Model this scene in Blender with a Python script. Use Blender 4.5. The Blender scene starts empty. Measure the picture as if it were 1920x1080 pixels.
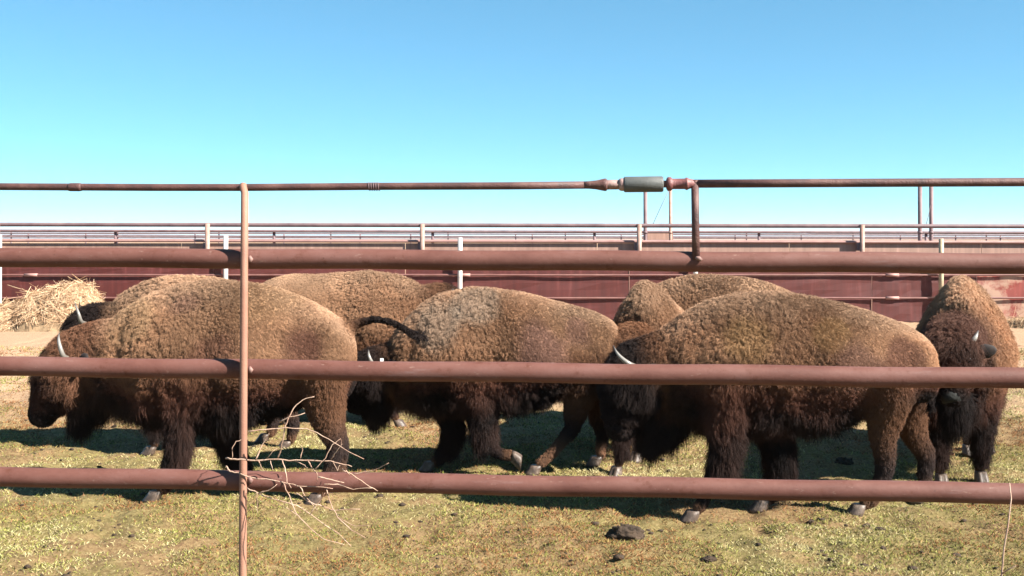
import bpy, bmesh, math, random
import numpy as np
from mathutils import Vector, Matrix
from mathutils.kdtree import KDTree

SC = bpy.context.scene
COL = SC.collection
random.seed(7)
RNG = np.random.default_rng(11)

# ------------------------------------------------------------------ camera, sky, sun, exposure
CAM_H = 1.75            # eye height, metres
F = 2000.0              # focal length in photograph pixels (1920 wide)
HZ = 447.0              # row of the horizon in the photograph
cam = bpy.data.cameras.new('camera')
cam.lens = 36.0 * F / 1920.0
cam.sensor_width = 36.0
cam.shift_y = -(540.0 - HZ) / 1920.0
cam.clip_start = 0.05
cam.clip_end = 30000.0
cam_o = bpy.data.objects.new('camera', cam)
cam_o.location = (0, 0, CAM_H)
cam_o.rotation_euler = (math.radians(90), 0, 0)
COL.objects.link(cam_o)
SC.camera = cam_o

SUN_EL = math.radians(39)
SUN_AZ = math.radians(117)      # clockwise from +Y (away from the camera): behind and to the right
world = bpy.data.worlds.new('World')
SC.world = world
world.use_nodes = True
wn = world.node_tree
wn.nodes.clear()
w_out = wn.nodes.new('ShaderNodeOutputWorld')
w_bg = wn.nodes.new('ShaderNodeBackground')
w_sky = wn.nodes.new('ShaderNodeTexSky')
w_sky.sky_type = 'NISHITA'
w_sky.sun_disc = False
w_sky.sun_elevation = SUN_EL
w_sky.sun_rotation = SUN_AZ
w_sky.altitude = 900
w_sky.air_density = 0.6
w_sky.dust_density = 0.0
w_sky.ozone_density = 5.0
w_bg.inputs['Strength'].default_value = 0.066
w_mul = wn.nodes.new('ShaderNodeMix')
w_mul.data_type = 'RGBA'
w_mul.blend_type = 'MULTIPLY'
w_mul.inputs['Factor'].default_value = 1.0
w_mul.inputs['B'].default_value = (0.71, 1.31, 1.30, 1)
w_gam = wn.nodes.new('ShaderNodeGamma')
w_gam.inputs['Gamma'].default_value = 0.72
wn.links.new(w_sky.outputs[0], w_gam.inputs[0])
wn.links.new(w_gam.outputs[0], w_mul.inputs['A'])
wn.links.new(w_mul.outputs['Result'], w_bg.inputs[0])
wn.links.new(w_bg.outputs[0], w_out.inputs[0])

sun = bpy.data.lights.new('sun', 'SUN')
sun.energy = 5.0
sun.angle = math.radians(0.55)
sun.color = (1.0, 0.94, 0.85)
sun_o = bpy.data.objects.new('sun', sun)
sd = Vector((math.sin(SUN_AZ) * math.cos(SUN_EL), math.cos(SUN_AZ) * math.cos(SUN_EL), math.sin(SUN_EL)))
sun_o.rotation_euler = sd.to_track_quat('Z', 'Y').to_euler()
sun_o.location = (20, -20, 30)
COL.objects.link(sun_o)

SC.view_settings.view_transform = 'Standard'
SC.view_settings.look = 'None'
SC.view_settings.exposure = 1.88
SC.view_settings.gamma = 1.0
SC.view_settings.use_curve_mapping = False
SC.render.engine = 'CYCLES'
SC.cycles.use_denoising = True
SC.cycles.max_bounces = 6
SC.cycles_curves.shape = 'RIBBONS'


# ------------------------------------------------------------------ helpers
def U(px, py, Y):
    """point at depth Y that the camera sees at photograph pixel (px, py)"""
    return Vector(((px - 960.0) / F * Y, Y, CAM_H + (HZ - py) / F * Y))


def mat(name):
    m = bpy.data.materials.new(name)
    m.use_nodes = True
    nt = m.node_tree
    b = nt.nodes['Principled BSDF']
    return m, nt, b


def node(nt, kind, **kw):
    n = nt.nodes.new(kind)
    for k, v in kw.items():
        setattr(n, k, v)
    return n


ALB = 0.74          # overall reflectance level of the place


def ramp(nt, stops, interp='LINEAR', k=None):
    k = ALB if k is None else k
    stops = [(p, tuple(v * k for v in c)) for p, c in stops]
    r = node(nt, 'ShaderNodeValToRGB')
    r.color_ramp.interpolation = interp
    e = r.color_ramp.elements
    while len(e) > 1:
        e.remove(e[-1])
    e[0].position = stops[0][0]
    e[0].color = (*stops[0][1], 1)
    for p, c in stops[1:]:
        k = e.new(p)
        k.color = (*c, 1)
    return r


def noise_mat(name, stops, scale, detail=6, rough=0.6, rgh=0.7, bump=0.0, bscale=None, stretch=(1, 1, 1), metal=0.0, coord='Object', spec=0.4):
    m, nt, b = mat(name)
    tc = node(nt, 'ShaderNodeTexCoord')
    mp = node(nt, 'ShaderNodeMapping')
    mp.inputs['Scale'].default_value = stretch
    nt.links.new(tc.outputs[coord], mp.inputs[0])
    n = node(nt, 'ShaderNodeTexNoise')
    n.inputs['Scale'].default_value = scale
    n.inputs['Detail'].default_value = detail
    n.inputs['Roughness'].default_value = rough
    nt.links.new(mp.outputs[0], n.inputs['Vector'])
    r = ramp(nt, stops)
    nt.links.new(n.outputs['Fac'], r.inputs[0])
    nt.links.new(r.outputs[0], b.inputs['Base Color'])
    b.inputs['Roughness'].default_value = rgh
    b.inputs['Metallic'].default_value = metal
    b.inputs['Specular IOR Level'].default_value = spec
    if bump:
        n2 = node(nt, 'ShaderNodeTexNoise')
        n2.inputs['Scale'].default_value = bscale or scale * 4
        n2.inputs['Detail'].default_value = 5
        nt.links.new(mp.outputs[0], n2.inputs['Vector'])
        bp = node(nt, 'ShaderNodeBump')
        bp.inputs['Strength'].default_value = bump
        bp.inputs['Distance'].default_value = 0.01
        nt.links.new(n2.outputs['Fac'], bp.inputs['Height'])
        nt.links.new(bp.outputs[0], b.inputs['Normal'])
    return m


def mesh_obj(name, verts, faces, material, parent=None, smooth=True, origin=None):
    me = bpy.data.meshes.new(name)
    o_ = Vector(origin) if origin is not None else Vector((0, 0, 0))
    me.from_pydata([tuple(Vector(v) - o_) for v in verts], [], faces)
    me.validate()
    me.update()
    if smooth:
        me.polygons.foreach_set('use_smooth', [True] * len(me.polygons))
    if material:
        me.materials.append(material)
    o = bpy.data.objects.new(name, me)
    o.location = o_
    COL.objects.link(o)
    if parent is not None:
        o.parent = parent
        o.location = o_ - parent.location
    return o


def empty(name, loc):
    o = bpy.data.objects.new(name, None)
    o.location = loc
    o.empty_display_size = 0.2
    COL.objects.link(o)
    return o


def tag(o, label=None, cat=None, group=None, kind=None):
    if label: o['label'] = label
    if cat: o['category'] = cat
    if group: o['group'] = group
    if kind: o['kind'] = kind
    return o


def tube_data(pts, radii, n=10, side=None, lat=None, cap=True, jit=0.0):
    """closed tube along pts; radii: radius in the plane, lat: radius along the side vector"""
    pts = [Vector(p) for p in pts]
    vs, fs = [], []
    m = len(pts)
    lat = lat or radii
    prev = None
    for i, p in enumerate(pts):
        a = pts[max(i - 1, 0)]
        b = pts[min(i + 1, m - 1)]
        t = (b - a).normalized()
        if side is not None:
            s = Vector(side)
            s = (s - t * s.dot(t)).normalized()
        else:
            s = prev if prev is not None else (Vector((0, 0, 1)) if abs(t.z) < 0.9 else Vector((1, 0, 0)))
            s = (s - t * s.dot(t)).normalized()
            prev = s
        u = t.cross(s).normalized()
        for k in range(n):
            an = 2 * math.pi * k / n
            rr = 1 + (random.uniform(-jit, jit) if jit else 0)
            vs.append(p + (s * math.cos(an) * lat[i] + u * math.sin(an) * radii[i]) * rr)
    for i in range(m - 1):
        for k in range(n):
            k2 = (k + 1) % n
            fs.append((i * n + k, i * n + k2, (i + 1) * n + k2, (i + 1) * n + k))
    if cap:
        fs.append(tuple(range(n - 1, -1, -1)))
        fs.append(tuple((m - 1) * n + k for k in range(n)))
    return vs, fs


def tube(name, pts, radii, material, parent=None, n=10, origin=None, **kw):
    if not isinstance(radii, (list, tuple)):
        radii = [radii] * len(pts)
    vs, fs = tube_data(pts, radii, n, **kw)
    return mesh_obj(name, vs, fs, material, parent, True, origin)


def box_data(x0, x1, y0, y1, z0, z1):
    v = [(x0, y0, z0), (x1, y0, z0), (x1, y1, z0), (x0, y1, z0), (x0, y0, z1), (x1, y0, z1), (x1, y1, z1), (x0, y1, z1)]
    f = [(0, 3, 2, 1), (4, 5, 6, 7), (0, 1, 5, 4), (1, 2, 6, 5), (2, 3, 7, 6), (3, 0, 4, 7)]
    return v, f


# lattice value noise in numpy
_TAB = RNG.random((64, 64, 64))
def vnoise(p):
    p = np.asarray(p, dtype=float)
    i = np.floor(p).astype(int)
    f = p - i
    f = f * f * (3 - 2 * f)
    i0 = i & 63
    i1 = (i + 1) & 63
    def g(a, b, c): return _TAB[a, b, c]
    x0, y0, z0 = i0[..., 0], i0[..., 1], i0[..., 2]
    x1, y1, z1 = i1[..., 0], i1[..., 1], i1[..., 2]
    fx, fy, fz = f[..., 0], f[..., 1], f[..., 2]
    a = g(x0, y0, z0) * (1 - fx) + g(x1, y0, z0) * fx
    b = g(x0, y1, z0) * (1 - fx) + g(x1, y1, z0) * fx
    c = g(x0, y0, z1) * (1 - fx) + g(x1, y0, z1) * fx
    d = g(x0, y1, z1) * (1 - fx) + g(x1, y1, z1) * fx
    return (a * (1 - fy) + b * fy) * (1 - fz) + (c * (1 - fy) + d * fy) * fz


def fbm(p, octv=4):
    p = np.asarray(p, dtype=float)
    s = 0; a = 0.5; t = 0
    for k in range(octv):
        s = s + a * vnoise(p * (2 ** k) + 17.3 * k)
        t += a
        a *= 0.5
    return s / t


def norm(a):
    return a / np.maximum(np.linalg.norm(a, axis=-1, keepdims=True), 1e-9)


def smoothstep(a, b, x):
    t = np.clip((x - a) / (b - a), 0, 1)
    return t * t * (3 - 2 * t)


def hair_obj(name, pos, rad, col, material, parent=None, loc=(0, 0, 0)):
    """pos (n, P, 3), rad (n, P), col (n, P, 3) -> one Curves object"""
    n, P = pos.shape[:2]
    cu = bpy.data.hair_curves.new(name)
    cu.add_curves([P] * n)
    cu.position_data.foreach_set('vector', np.ascontiguousarray(pos, dtype=np.float32).ravel())
    at = cu.attributes.get('radius') or cu.attributes.new('radius', 'FLOAT', 'POINT')
    at.data.foreach_set('value', np.ascontiguousarray(rad, dtype=np.float32).ravel())
    c4 = np.ones((n, P, 4), dtype=np.float32)
    c4[..., :3] = np.asarray(col) * ALB
    ac = cu.attributes.new('fcol', 'FLOAT_COLOR', 'POINT')
    ac.data.foreach_set('color', c4.ravel())
    cu.materials.append(material)
    o = bpy.data.objects.new(name, cu)
    COL.objects.link(o)
    o.location = loc
    if parent is not None:
        o.parent = parent
    return o


def attr_mat(name, rough=0.75, spec=0.25, sheen=0.0):
    m, nt, b = mat(name)
    a = node(nt, 'ShaderNodeAttribute', attribute_name='fcol')
    nt.links.new(a.outputs['Color'], b.inputs['Base Color'])
    b.inputs['Roughness'].default_value = rough
    b.inputs['Specular IOR Level'].default_value = spec
    b.inputs['Sheen Weight'].default_value = sheen
    return m


# ------------------------------------------------------------------ materials
M = {}
M['rail'] = noise_mat('weathered_pipe', [(0.22, (0.075, 0.028, 0.020)), (0.42, (0.135, 0.053, 0.039)), (0.58, (0.165, 0.069, 0.052)), (0.66, (0.18, 0.077, 0.060)), (0.70, (0.27, 0.15, 0.11)), (0.76, (0.17, 0.072, 0.052))], 14, 12, 0.8, 0.65, 0.15, 140, (1, 3, 3))
def rail_mat():
    m, nt, b = mat('scuffed_pipe')
    tc = node(nt, 'ShaderNodeTexCoord')
    def nz(scale, stretch, det=8, rgh=0.65):
        mp = node(nt, 'ShaderNodeMapping')
        mp.inputs['Scale'].default_value = stretch
        nt.links.new(tc.outputs['Object'], mp.inputs[0])
        n = node(nt, 'ShaderNodeTexNoise')
        n.inputs['Scale'].default_value = scale
        n.inputs['Detail'].default_value = det
        n.inputs['Roughness'].default_value = rgh
        nt.links.new(mp.outputs[0], n.inputs['Vector'])
        return n
    base = ramp(nt, [(0.30, (0.105, 0.036, 0.026)), (0.5, (0.155, 0.062, 0.047)), (0.7, (0.19, 0.088, 0.072))])
    nt.links.new(nz(3.2, (1, 2, 2)).outputs['Fac'], base.inputs[0])
    def layer(prev, n, lo, hi, col, amt):
        r = ramp(nt, [(lo, (0, 0, 0)), (hi, (amt, amt, amt))], k=1.0)
        nt.links.new(n.outputs['Fac'], r.inputs[0])
        mx = node(nt, 'ShaderNodeMix', data_type='RGBA')
        nt.links.new(r.outputs[0], mx.inputs['Factor'])
        nt.links.new(prev, mx.inputs['A'])
        mx.inputs['B'].default_value = (*[v * ALB for v in col], 1)
        return mx.outputs['Result']
    c = layer(base.outputs[0], nz(16, (1, 1, 1), 10, 0.75), 0.56, 0.66, (0.10, 0.030, 0.016), 0.75)
    c = layer(c, nz(55, (0.35, 1, 1), 8, 0.7), 0.62, 0.68, (0.30, 0.19, 0.155), 0.6)
    c = layer(c, nz(7, (0.25, 3, 3), 8, 0.7), 0.60, 0.72, (0.22, 0.135, 0.125), 0.7)
    c = layer(c, nz(90, (1, 1, 1), 6, 0.6), 0.66, 0.72, (0.05, 0.018, 0.014), 0.6)
    nt.links.new(c, b.inputs['Base Color'])
    b.inputs['Roughness'].default_value = 0.68
    b.inputs['Specular IOR Level'].default_value = 0.3
    bp = node(nt, 'ShaderNodeBump')
    bp.inputs['Strength'].default_value = 0.3
    bp.inputs['Distance'].default_value = 0.004
    nt.links.new(nz(60, (1, 1, 1), 8, 0.7).outputs['Fac'], bp.inputs['Height'])
    nt.links.new(bp.outputs[0], b.inputs['Normal'])
    return m
M['rail'] = rail_mat()
M['rod'] = noise_mat('rusty_sucker_rod', [(0.3, (0.06, 0.035, 0.033)), (0.5, (0.115, 0.05, 0.043)), (0.7, (0.19, 0.10, 0.08))], 14, 8, 0.7, 0.6, 0.3, 150)
M['upright'] = noise_mat('pale_rusty_rod', [(0.2, (0.24, 0.11, 0.075)), (0.45, (0.34, 0.165, 0.11)), (0.75, (0.42, 0.22, 0.15))], 5, 8, 0.6, 0.65, 0.15, 200)
M['sleeve'] = noise_mat('grey_sleeve', [(0.3, (0.085, 0.088, 0.083)), (0.7, (0.13, 0.132, 0.125))], 18, 6, 0.6, 0.55, 0.2, 160)
M['coupling'] = noise_mat('pale_pink_coupling', [(0.3, (0.24, 0.12, 0.11)), (0.7, (0.48, 0.34, 0.30))], 30, 6, 0.6, 0.5, 0.2, 160)
M['collar'] = noise_mat('red_collar', [(0.3, (0.15, 0.05, 0.05)), (0.7, (0.27, 0.11, 0.10))], 30, 6, 0.6, 0.55, 0.2, 160)
M['twig'] = noise_mat('bleached_twig', [(0.3, (0.34, 0.19, 0.13)), (0.6, (0.54, 0.37, 0.27)), (0.8, (0.66, 0.52, 0.39))], 20, 5, 0.6, 0.8, 0.3, 200)
M['weld'] = noise_mat('weld_bead', [(0.3, (0.16, 0.08, 0.07)), (0.7, (0.30, 0.18, 0.15))], 60, 4, 0.5, 0.6)
M['whitepost'] = noise_mat('white_painted_post', [(0.28, (0.30, 0.20, 0.16)), (0.38, (0.62, 0.58, 0.54)), (0.8, (0.78, 0.75, 0.71))], 7, 6, 0.7, 0.6, 0.1)
M['creampost'] = noise_mat('cream_post', [(0.3, (0.34, 0.25, 0.15)), (0.7, (0.58, 0.48, 0.32))], 7, 6, 0.7, 0.6, 0.1)
M['pinkpost'] = noise_mat('pinkish_post', [(0.3, (0.30, 0.17, 0.13)), (0.7, (0.48, 0.32, 0.26))], 7, 6, 0.7, 0.6, 0.1)
M['farpipe'] = noise_mat('far_pipe', [(0.3, (0.13, 0.08, 0.09)), (0.7, (0.26, 0.17, 0.17))], 3, 6, 0.7, 0.6)
M['ledge'] = noise_mat('ledge_rod', [(0.3, (0.30, 0.16, 0.14)), (0.7, (0.44, 0.26, 0.23))], 3, 6, 0.7, 0.6)
M['ledge2'] = noise_mat('red_rod', [(0.3, (0.15, 0.06, 0.052)), (0.7, (0.25, 0.12, 0.105))], 3, 6, 0.7, 0.6)


def wall_mat(name, paint, rust, rust_amt, seed):
    m, nt, b = mat(name)
    tc = node(nt, 'ShaderNodeTexCoord')
    mp = node(nt, 'ShaderNodeMapping')
    mp.inputs['Location'].default_value = (seed * 3.1, seed, seed * 1.7)
    nt.links.new(tc.outputs['Object'], mp.inputs[0])
    n1 = node(nt, 'ShaderNodeTexNoise')
    n1.inputs['Scale'].default_value = 1.6
    n1.inputs['Detail'].default_value = 8
    n1.inputs['Roughness'].default_value = 0.65
    nt.links.new(mp.outputs[0], n1.inputs['Vector'])
    mp2 = node(nt, 'ShaderNodeMapping')
    mp2.inputs['Scale'].default_value = (9, 9, 0.8)
    nt.links.new(tc.outputs['Object'], mp2.inputs[0])
    n2 = node(nt, 'ShaderNodeTexNoise')
    n2.inputs['Scale'].default_value = 1.2
    n2.inputs['Detail'].default_value = 5
    nt.links.new(mp2.outputs[0], n2.inputs['Vector'])
    r1 = ramp(nt, [(0.3, tuple(c * 0.72 for c in paint)), (0.6, paint), (0.8, tuple(min(1, c * 1.35 + 0.02) for c in paint))])
    nt.links.new(n2.outputs['Fac'], r1.inputs[0])
    r2 = ramp(nt, [(max(0.0, 0.62 - rust_amt), (0, 0, 0)), (min(1.0, 0.72 - rust_amt), (1, 1, 1))], k=1.0)
    nt.links.new(n1.outputs['Fac'], r2.inputs[0])
    mx = node(nt, 'ShaderNodeMix', data_type='RGBA')
    nt.links.new(r2.outputs[0], mx.inputs['Factor'])
    nt.links.new(r1.outputs[0], mx.inputs['A'])
    mx.inputs['B'].default_value = (*[v * ALB for v in rust], 1)
    nt.links.new(mx.outputs['Result'], b.inputs['Base Color'])
    b.inputs['Roughness'].default_value = 0.65
    return m


M['wallred'] = wall_mat('red_painted_sheet', (0.110, 0.018, 0.014), (0.15, 0.040, 0.028), 0.05, 1)
M['wallpeel'] = wall_mat('peeling_sheet', (0.30, 0.055, 0.04), (0.44, 0.27, 0.19), 0.2, 5)
M['wallbeige'] = wall_mat('faded_beige_sheet', (0.42, 0.25, 0.19), (0.34, 0.12, 0.08), -0.02, 9)
M['fur'] = attr_mat('fur_strands', 0.7, 0.12)
M['grassmat'] = attr_mat('grass_blades', 0.8, 0.15)
M['straw'] = attr_mat('straw_strands', 0.8, 0.2)


# ------------------------------------------------------------------ the ground
def ground_h(x, y):
    p = np.stack([x, y, np.zeros_like(x)], -1)
    h = (fbm(p * 0.35, 3) - 0.5) * 0.10
    h = h + (fbm(p * 3.0 + 5, 3) - 0.5) * 0.030
    h = h + (fbm(p * 8.0 + 9, 3) - 0.5) * 0.085
    fade = np.exp(-np.maximum(0, y - 14) / 10.0)
    return h * (0.35 + 0.65 * fade)


def build_ground():
    xs = np.concatenate([-np.geomspace(6000, 9, 26), np.arange(-8.6, 8.61, 0.042), np.geomspace(9, 6000, 26)])
    ys = np.concatenate([[-4000, -800, -150, -30, -8, -2, 0, 1.5, 3, 4], np.arange(4.5, 11, 0.04), np.arange(11, 16, 0.08), np.arange(16, 30, 0.35), np.geomspace(31, 9000, 24)])
    X, Y = np.meshgrid(xs, ys)
    Z = ground_h(X, Y)
    far = np.clip((np.abs(X) - 9) / 20, 0, 1) + np.clip((Y - 30) / 20, 0, 1) + np.clip((0 - Y) / 10, 0, 1)
    Z = Z * np.clip(1 - far, 0, 1)
    nx, ny = len(xs), len(ys)
    V = np.stack([X, Y, Z], -1).reshape(-1, 3)
    idx = np.arange(nx * ny).reshape(ny, nx)
    q = np.stack([idx[:-1, :-1], idx[:-1, 1:], idx[1:, 1:], idx[1:, :-1]], -1).reshape(-1, 4)
    me = bpy.data.meshes.new('ground')
    me.vertices.add(len(V))
    me.vertices.foreach_set('co', V.ravel())
    me.loops.add(q.size)
    me.loops.foreach_set('vertex_index', q.ravel().astype(np.int32))
    me.polygons.add(len(q))
    me.polygons.foreach_set('loop_start', (np.arange(len(q)) * 4).astype(np.int32))
    me.update()
    me.polygons.foreach_set('use_smooth', [True] * len(q))
    m, nt, b = mat('trampled_pasture')
    tc = node(nt, 'ShaderNodeTexCoord')
    def nz(s, d=6, r=0.6):
        n = node(nt, 'ShaderNodeTexNoise')
        n.inputs['Scale'].default_value = s
        n.inputs['Detail'].default_value = d
        n.inputs['Roughness'].default_value = r
        nt.links.new(tc.outputs['Object'], n.inputs['Vector'])
        return n
    n1 = nz(0.9, 8, 0.65)
    n2 = nz(34, 9, 0.78)
    r1 = ramp(nt, [(0.32, (0.12, 0.06, 0.03)), (0.44, (0.28, 0.16, 0.09)), (0.54, (0.18, 0.15, 0.055)), (0.7, (0.34, 0.26, 0.13))])
    nt.links.new(n1.outputs['Fac'], r1.inputs[0])
    r2 = ramp(nt, [(0.34, (0.04, 0.026, 0.014)), (0.44, (0.13, 0.09, 0.04)), (0.54, (0.26, 0.20, 0.085)), (0.68, (0.46, 0.36, 0.20))])
    nt.links.new(n2.outputs['Fac'], r2.inputs[0])
    mx = node(nt, 'ShaderNodeMix', data_type='RGBA')
    mx.inputs['Factor'].default_value = 0.55
    nt.links.new(r1.outputs[0], mx.inputs['A'])
    nt.links.new(r2.outputs[0], mx.inputs['B'])
    # straw-littered strip along the far wall
    sep = node(nt, 'ShaderNodeSeparateXYZ')
    nt.links.new(tc.outputs['Object'], sep.inputs[0])
    n4 = nz(0.7, 4)
    ma = node(nt, 'ShaderNodeMath', operation='MULTIPLY_ADD')
    ma.inputs[1].default_value = 3.5
    nt.links.new(n4.outputs['Fac'], ma.inputs[0])
    nt.links.new(sep.outputs['Y'], ma.inputs[2])
    mr = node(nt, 'ShaderNodeMapRange')
    mr.inputs['From Min'].default_value = 11.0
    mr.inputs['From Max'].default_value = 15.0
    nt.links.new(ma.outputs[0], mr.inputs['Value'])
    r3 = ramp(nt, [(0.3, (0.30, 0.17, 0.10)), (0.55, (0.46, 0.30, 0.19)), (0.75, (0.56, 0.41, 0.27))])
    nt.links.new(n2.outputs['Fac'], r3.inputs[0])
    mx2 = node(nt, 'ShaderNodeMix', data_type='RGBA')
    nt.links.new(mr.outputs['Result'], mx2.inputs['Factor'])
    nt.links.new(mx.outputs['Result'], mx2.inputs['A'])
    nt.links.new(r3.outputs[0], mx2.inputs['B'])
    nt.links.new(mx2.outputs['Result'], b.inputs['Base Color'])
    b.inputs['Roughness'].default_value = 0.95
    b.inputs['Specular IOR Level'].default_value = 0.1
    n3 = nz(60, 6, 0.7)
    bp = node(nt, 'ShaderNodeBump')
    bp.inputs['Strength'].default_value = 0.8
    bp.inputs['Distance'].default_value = 0.015
    nt.links.new(n3.outputs['Fac'], bp.inputs['Height'])
    nt.links.new(bp.outputs[0], b.inputs['Normal'])
    me.materials.append(m)
    o = bpy.data.objects.new('ground', me)
    COL.objects.link(o)
    o['kind'] = 'structure'
    return o


build_ground()


def strands_on_ground(name, n, ymin, ymax, lmin, lmax, width, palette, weights, lie, label, cat, mask=None):
    inv = RNG.random(n)
    # even density on the screen-ish: more near, fewer far
    y = ymin * (ymax / ymin) ** inv
    x = (RNG.random(n) * 2 - 1) * (0.53 * y + 0.6)
    if mask is not None:
        k = mask(x, y)
        x, y = x[k], y[k]
        n = len(x)
    z = ground_h(x, y)
    P = 4
    az = RNG.random(n) * 2 * np.pi
    L = (lmin + (lmax - lmin) * RNG.random(n)) * (0.8 + 0.05 * y)
    tilt = lie * (0.6 + 0.4 * RNG.random(n))        # 1 = flat on the ground
    d = np.stack([np.cos(az) * tilt, np.sin(az) * tilt, np.sqrt(np.maximum(0.02, 1 - tilt ** 2))], -1)
    bend = (RNG.random((n, 3)) - 0.5) * 0.7
    s = np.linspace(0, 1, P)
    pos = np.stack([x, y, z - 0.004], -1)[:, None, :] + L[:, None, None] * (d[:, None, :] * s[None, :, None] + bend[:, None, :] * (s ** 2)[None, :, None] * 0.5)
    rad = (width * (0.6 + 0.8 * RNG.random(n)) * (0.7 + 0.06 * y))[:, None] * np.array([0.8, 1, 0.8, 0.25])[None, :]
    # patches: noise picks the palette entry
    pn = fbm(np.stack([x * 1.3, y * 1.0, x * 0], -1) + 3, 4)
    u = np.clip(0.5 + (pn - 0.5) * 2.6 + (RNG.random(n) - 0.5) * 0.85, 0, 0.999)
    cw = np.cumsum(weights) / np.sum(weights)
    pi = np.searchsorted(cw, u)
    c = np.array(palette)[pi] * (0.45 + 1.0 * RNG.random((n, 1)))
    col = np.repeat(c[:, None, :], P, 1)
    o = hair_obj(name, pos, rad, col, M['grassmat'])
    tag(o, label, cat, kind='stuff')
    return o


def bare(x, y):
    q = fbm(np.stack([x * 0.9, y * 0.75, x * 0 + 4.4], -1), 4) + 0.25 * (fbm(np.stack([x * 7, y * 7, x * 0], -1), 2) - 0.5)
    return RNG.random(len(x)) < smoothstep(0.40, 0.53, q) * 0.86 + 0.14

strands_on_ground('grass', 480000, 5.1, 17.0, 0.009, 0.026, 0.0015,
                  [(0.26, 0.115, 0.045), (0.38, 0.22, 0.11), (0.07, 0.045, 0.024), (0.36, 0.30, 0.11), (0.22, 0.225, 0.05), (0.10, 0.09, 0.03), (0.32, 0.31, 0.085), (0.52, 0.45, 0.23)],
                  [0.12, 0.12, 0.07, 0.15, 0.20, 0.08, 0.17, 0.13], 0.955, 'short trampled yellow green grass across the pen floor', 'grass', bare)

# ------------------------------------------------------------------ near pipe fence
YL, YR = 4.0, 3.72
def fence_y(x):      # depth of the rail axis as a function of world x, straight line through both frame edges
    xl, xr = -0.48 * YL, 0.48 * YR
    return YL + (YR - YL) * (x - xl) / (xr - xl)


def fx(px):          # world x where the fence is seen at column px
    xl, xr = -0.48 * YL, 0.48 * YR
    k = (YR - YL) / (xr - xl)
    c = (px - 960) / F
    return c * (YL - k * xl) / (1 - c * k)


fdir = Vector((0.48 * (YL + YR), YR - YL, 0)).normalized()
fnrm = Vector((fdir.y, -fdir.x, 0))          # towards the camera
fence = empty('pipe_fence', (0, fence_y(0), 0))
tag(fence, 'rust brown pipe fence of three heavy rails and a thin top rod before the herd', 'fence')


def fence_rail(name, z_l, z_r, r, material, px0=-1700, px1=3700, n=20, segs=60, wob=0.002):
    pts = []
    for k in range(segs + 1):
        x = -5.5 + 11.0 * k / segs
        t = (x + 0.48 * YL) / (0.48 * (YL + YR))
        pts.append((x, fence_y(x), z_l + (z_r - z_l) * t + wob * math.sin(k * 1.3 + z_l * 40)))
    return tube(name, pts, r, material, fence, n)


def zf(px, py):
    return CAM_H + (HZ - py) / F * fence_y(fx(px))

for pl, pr in ((482, 494), (687, 709.5), (893.5, 925.5)):
    fence_rail('rail', CAM_H + (HZ - pl) / F * YL, CAM_H + (HZ - pr) / F * YR, 0.0365, M['rail'])


def rod_pt(px, py, off=0.0):
    x = fx(px)
    return Vector((x, fence_y(x), zf(px, py))) + fnrm * off

RODY = [(-2400, 346), (-900, 349), (0, 350), (300, 351.5), (456, 351.5), (700, 349.5), (950, 348.5), (1095, 347)]
tube('top_rod', [rod_pt(p, q) for p, q in RODY], 0.0134, M['rod'], fence, 14)
RODY2 = [(1296, 344.5), (1500, 343.5), (1700, 342.5), (1920, 341.5), (2600, 340), (4800, 336)]
tube('top_rod', [rod_pt(p, q) for p, q in RODY2], 0.0148, M['rod'], fence, 14)


def lathe_on_rod(name, prof, material, n=20):
    """prof: (px, radius in photograph pixels)"""
    pts, rad = [], []
    for p, r in prof:
        q = 347 + (p - 1095) * (344.5 - 347) / 205.0
        pts.append(rod_pt(p, q))
        rad.append(r * fence_y(fx(p)) / F)
    return tube(name, pts, rad, material, fence, n)

lathe_on_rod('rod_upset', [(1092, 6.8), (1105, 7.2), (1118, 8.5), (1130, 11), (1135, 12), (1138, 10.5), (1139, 8)], M['rod'])
lathe_on_rod('coupling', [(1137, 8.5), (1138, 9), (1161, 9), (1163, 8)], M['coupling'], 4)
lathe_on_rod('coupling', [(1160, 7), (1161, 10.5), (1165, 12), (1169, 12), (1172, 10)], M['coupling'])
lathe_on_rod('sleeve', [(1169, 10), (1170, 13.5), (1172, 14.6), (1241, 14.8), (1243.5, 13.5), (1244, 9)], M['sleeve'], 24)
lathe_on_rod('pin', [(1243, 6.5), (1252, 6.5)], M['rod'])
lathe_on_rod('collar', [(1249, 8), (1250, 10.5), (1252, 13), (1258, 13), (1260, 10.5), (1262, 9.8), (1284, 10), (1286, 11.5), (1288, 12), (1290, 10.5), (1296, 8.5), (1304, 7.4)], M['collar'])
wrap = []
for k in range(61):
    a_ = k / 60 * 2 * math.pi * 5
    c_ = rod_pt(690 + 22 * k / 60, 349.6)
    wrap.append(c_ + Vector((0, math.cos(a_) * 0.0152, math.sin(a_) * 0.0152)))
tube('wire_wrap', wrap, 0.0018, M['farpipe'], fence, 5)
tube('wire_wrap', [rod_pt(128, 351), rod_pt(132, 351), rod_pt(150, 351), rod_pt(154, 351)], [0.0135, 0.0155, 0.0155, 0.0135], M['rod'], fence, 12)
# stub between top rod and upper rail, with weld lumps
x0 = fx(1303)
stub_top = rod_pt(1303, 345)
stub_bot = rod_pt(1303.5, 487) + fnrm * 0.030
tube('stub_post', [stub_top + Vector((0, 0, 0.012)), stub_top.lerp(stub_bot, 0.4), stub_bot], 0.0138, M['rod'], fence, 14)
lump = stub_bot + Vector((0.008, -0.014, 0.005))
tube('weld', [lump + Vector((-0.012, 0, 0.004)), lump, lump + Vector((0.010, -0.002, -0.006))], [0.005, 0.009, 0.005], M['weld'], fence, 8)
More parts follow.
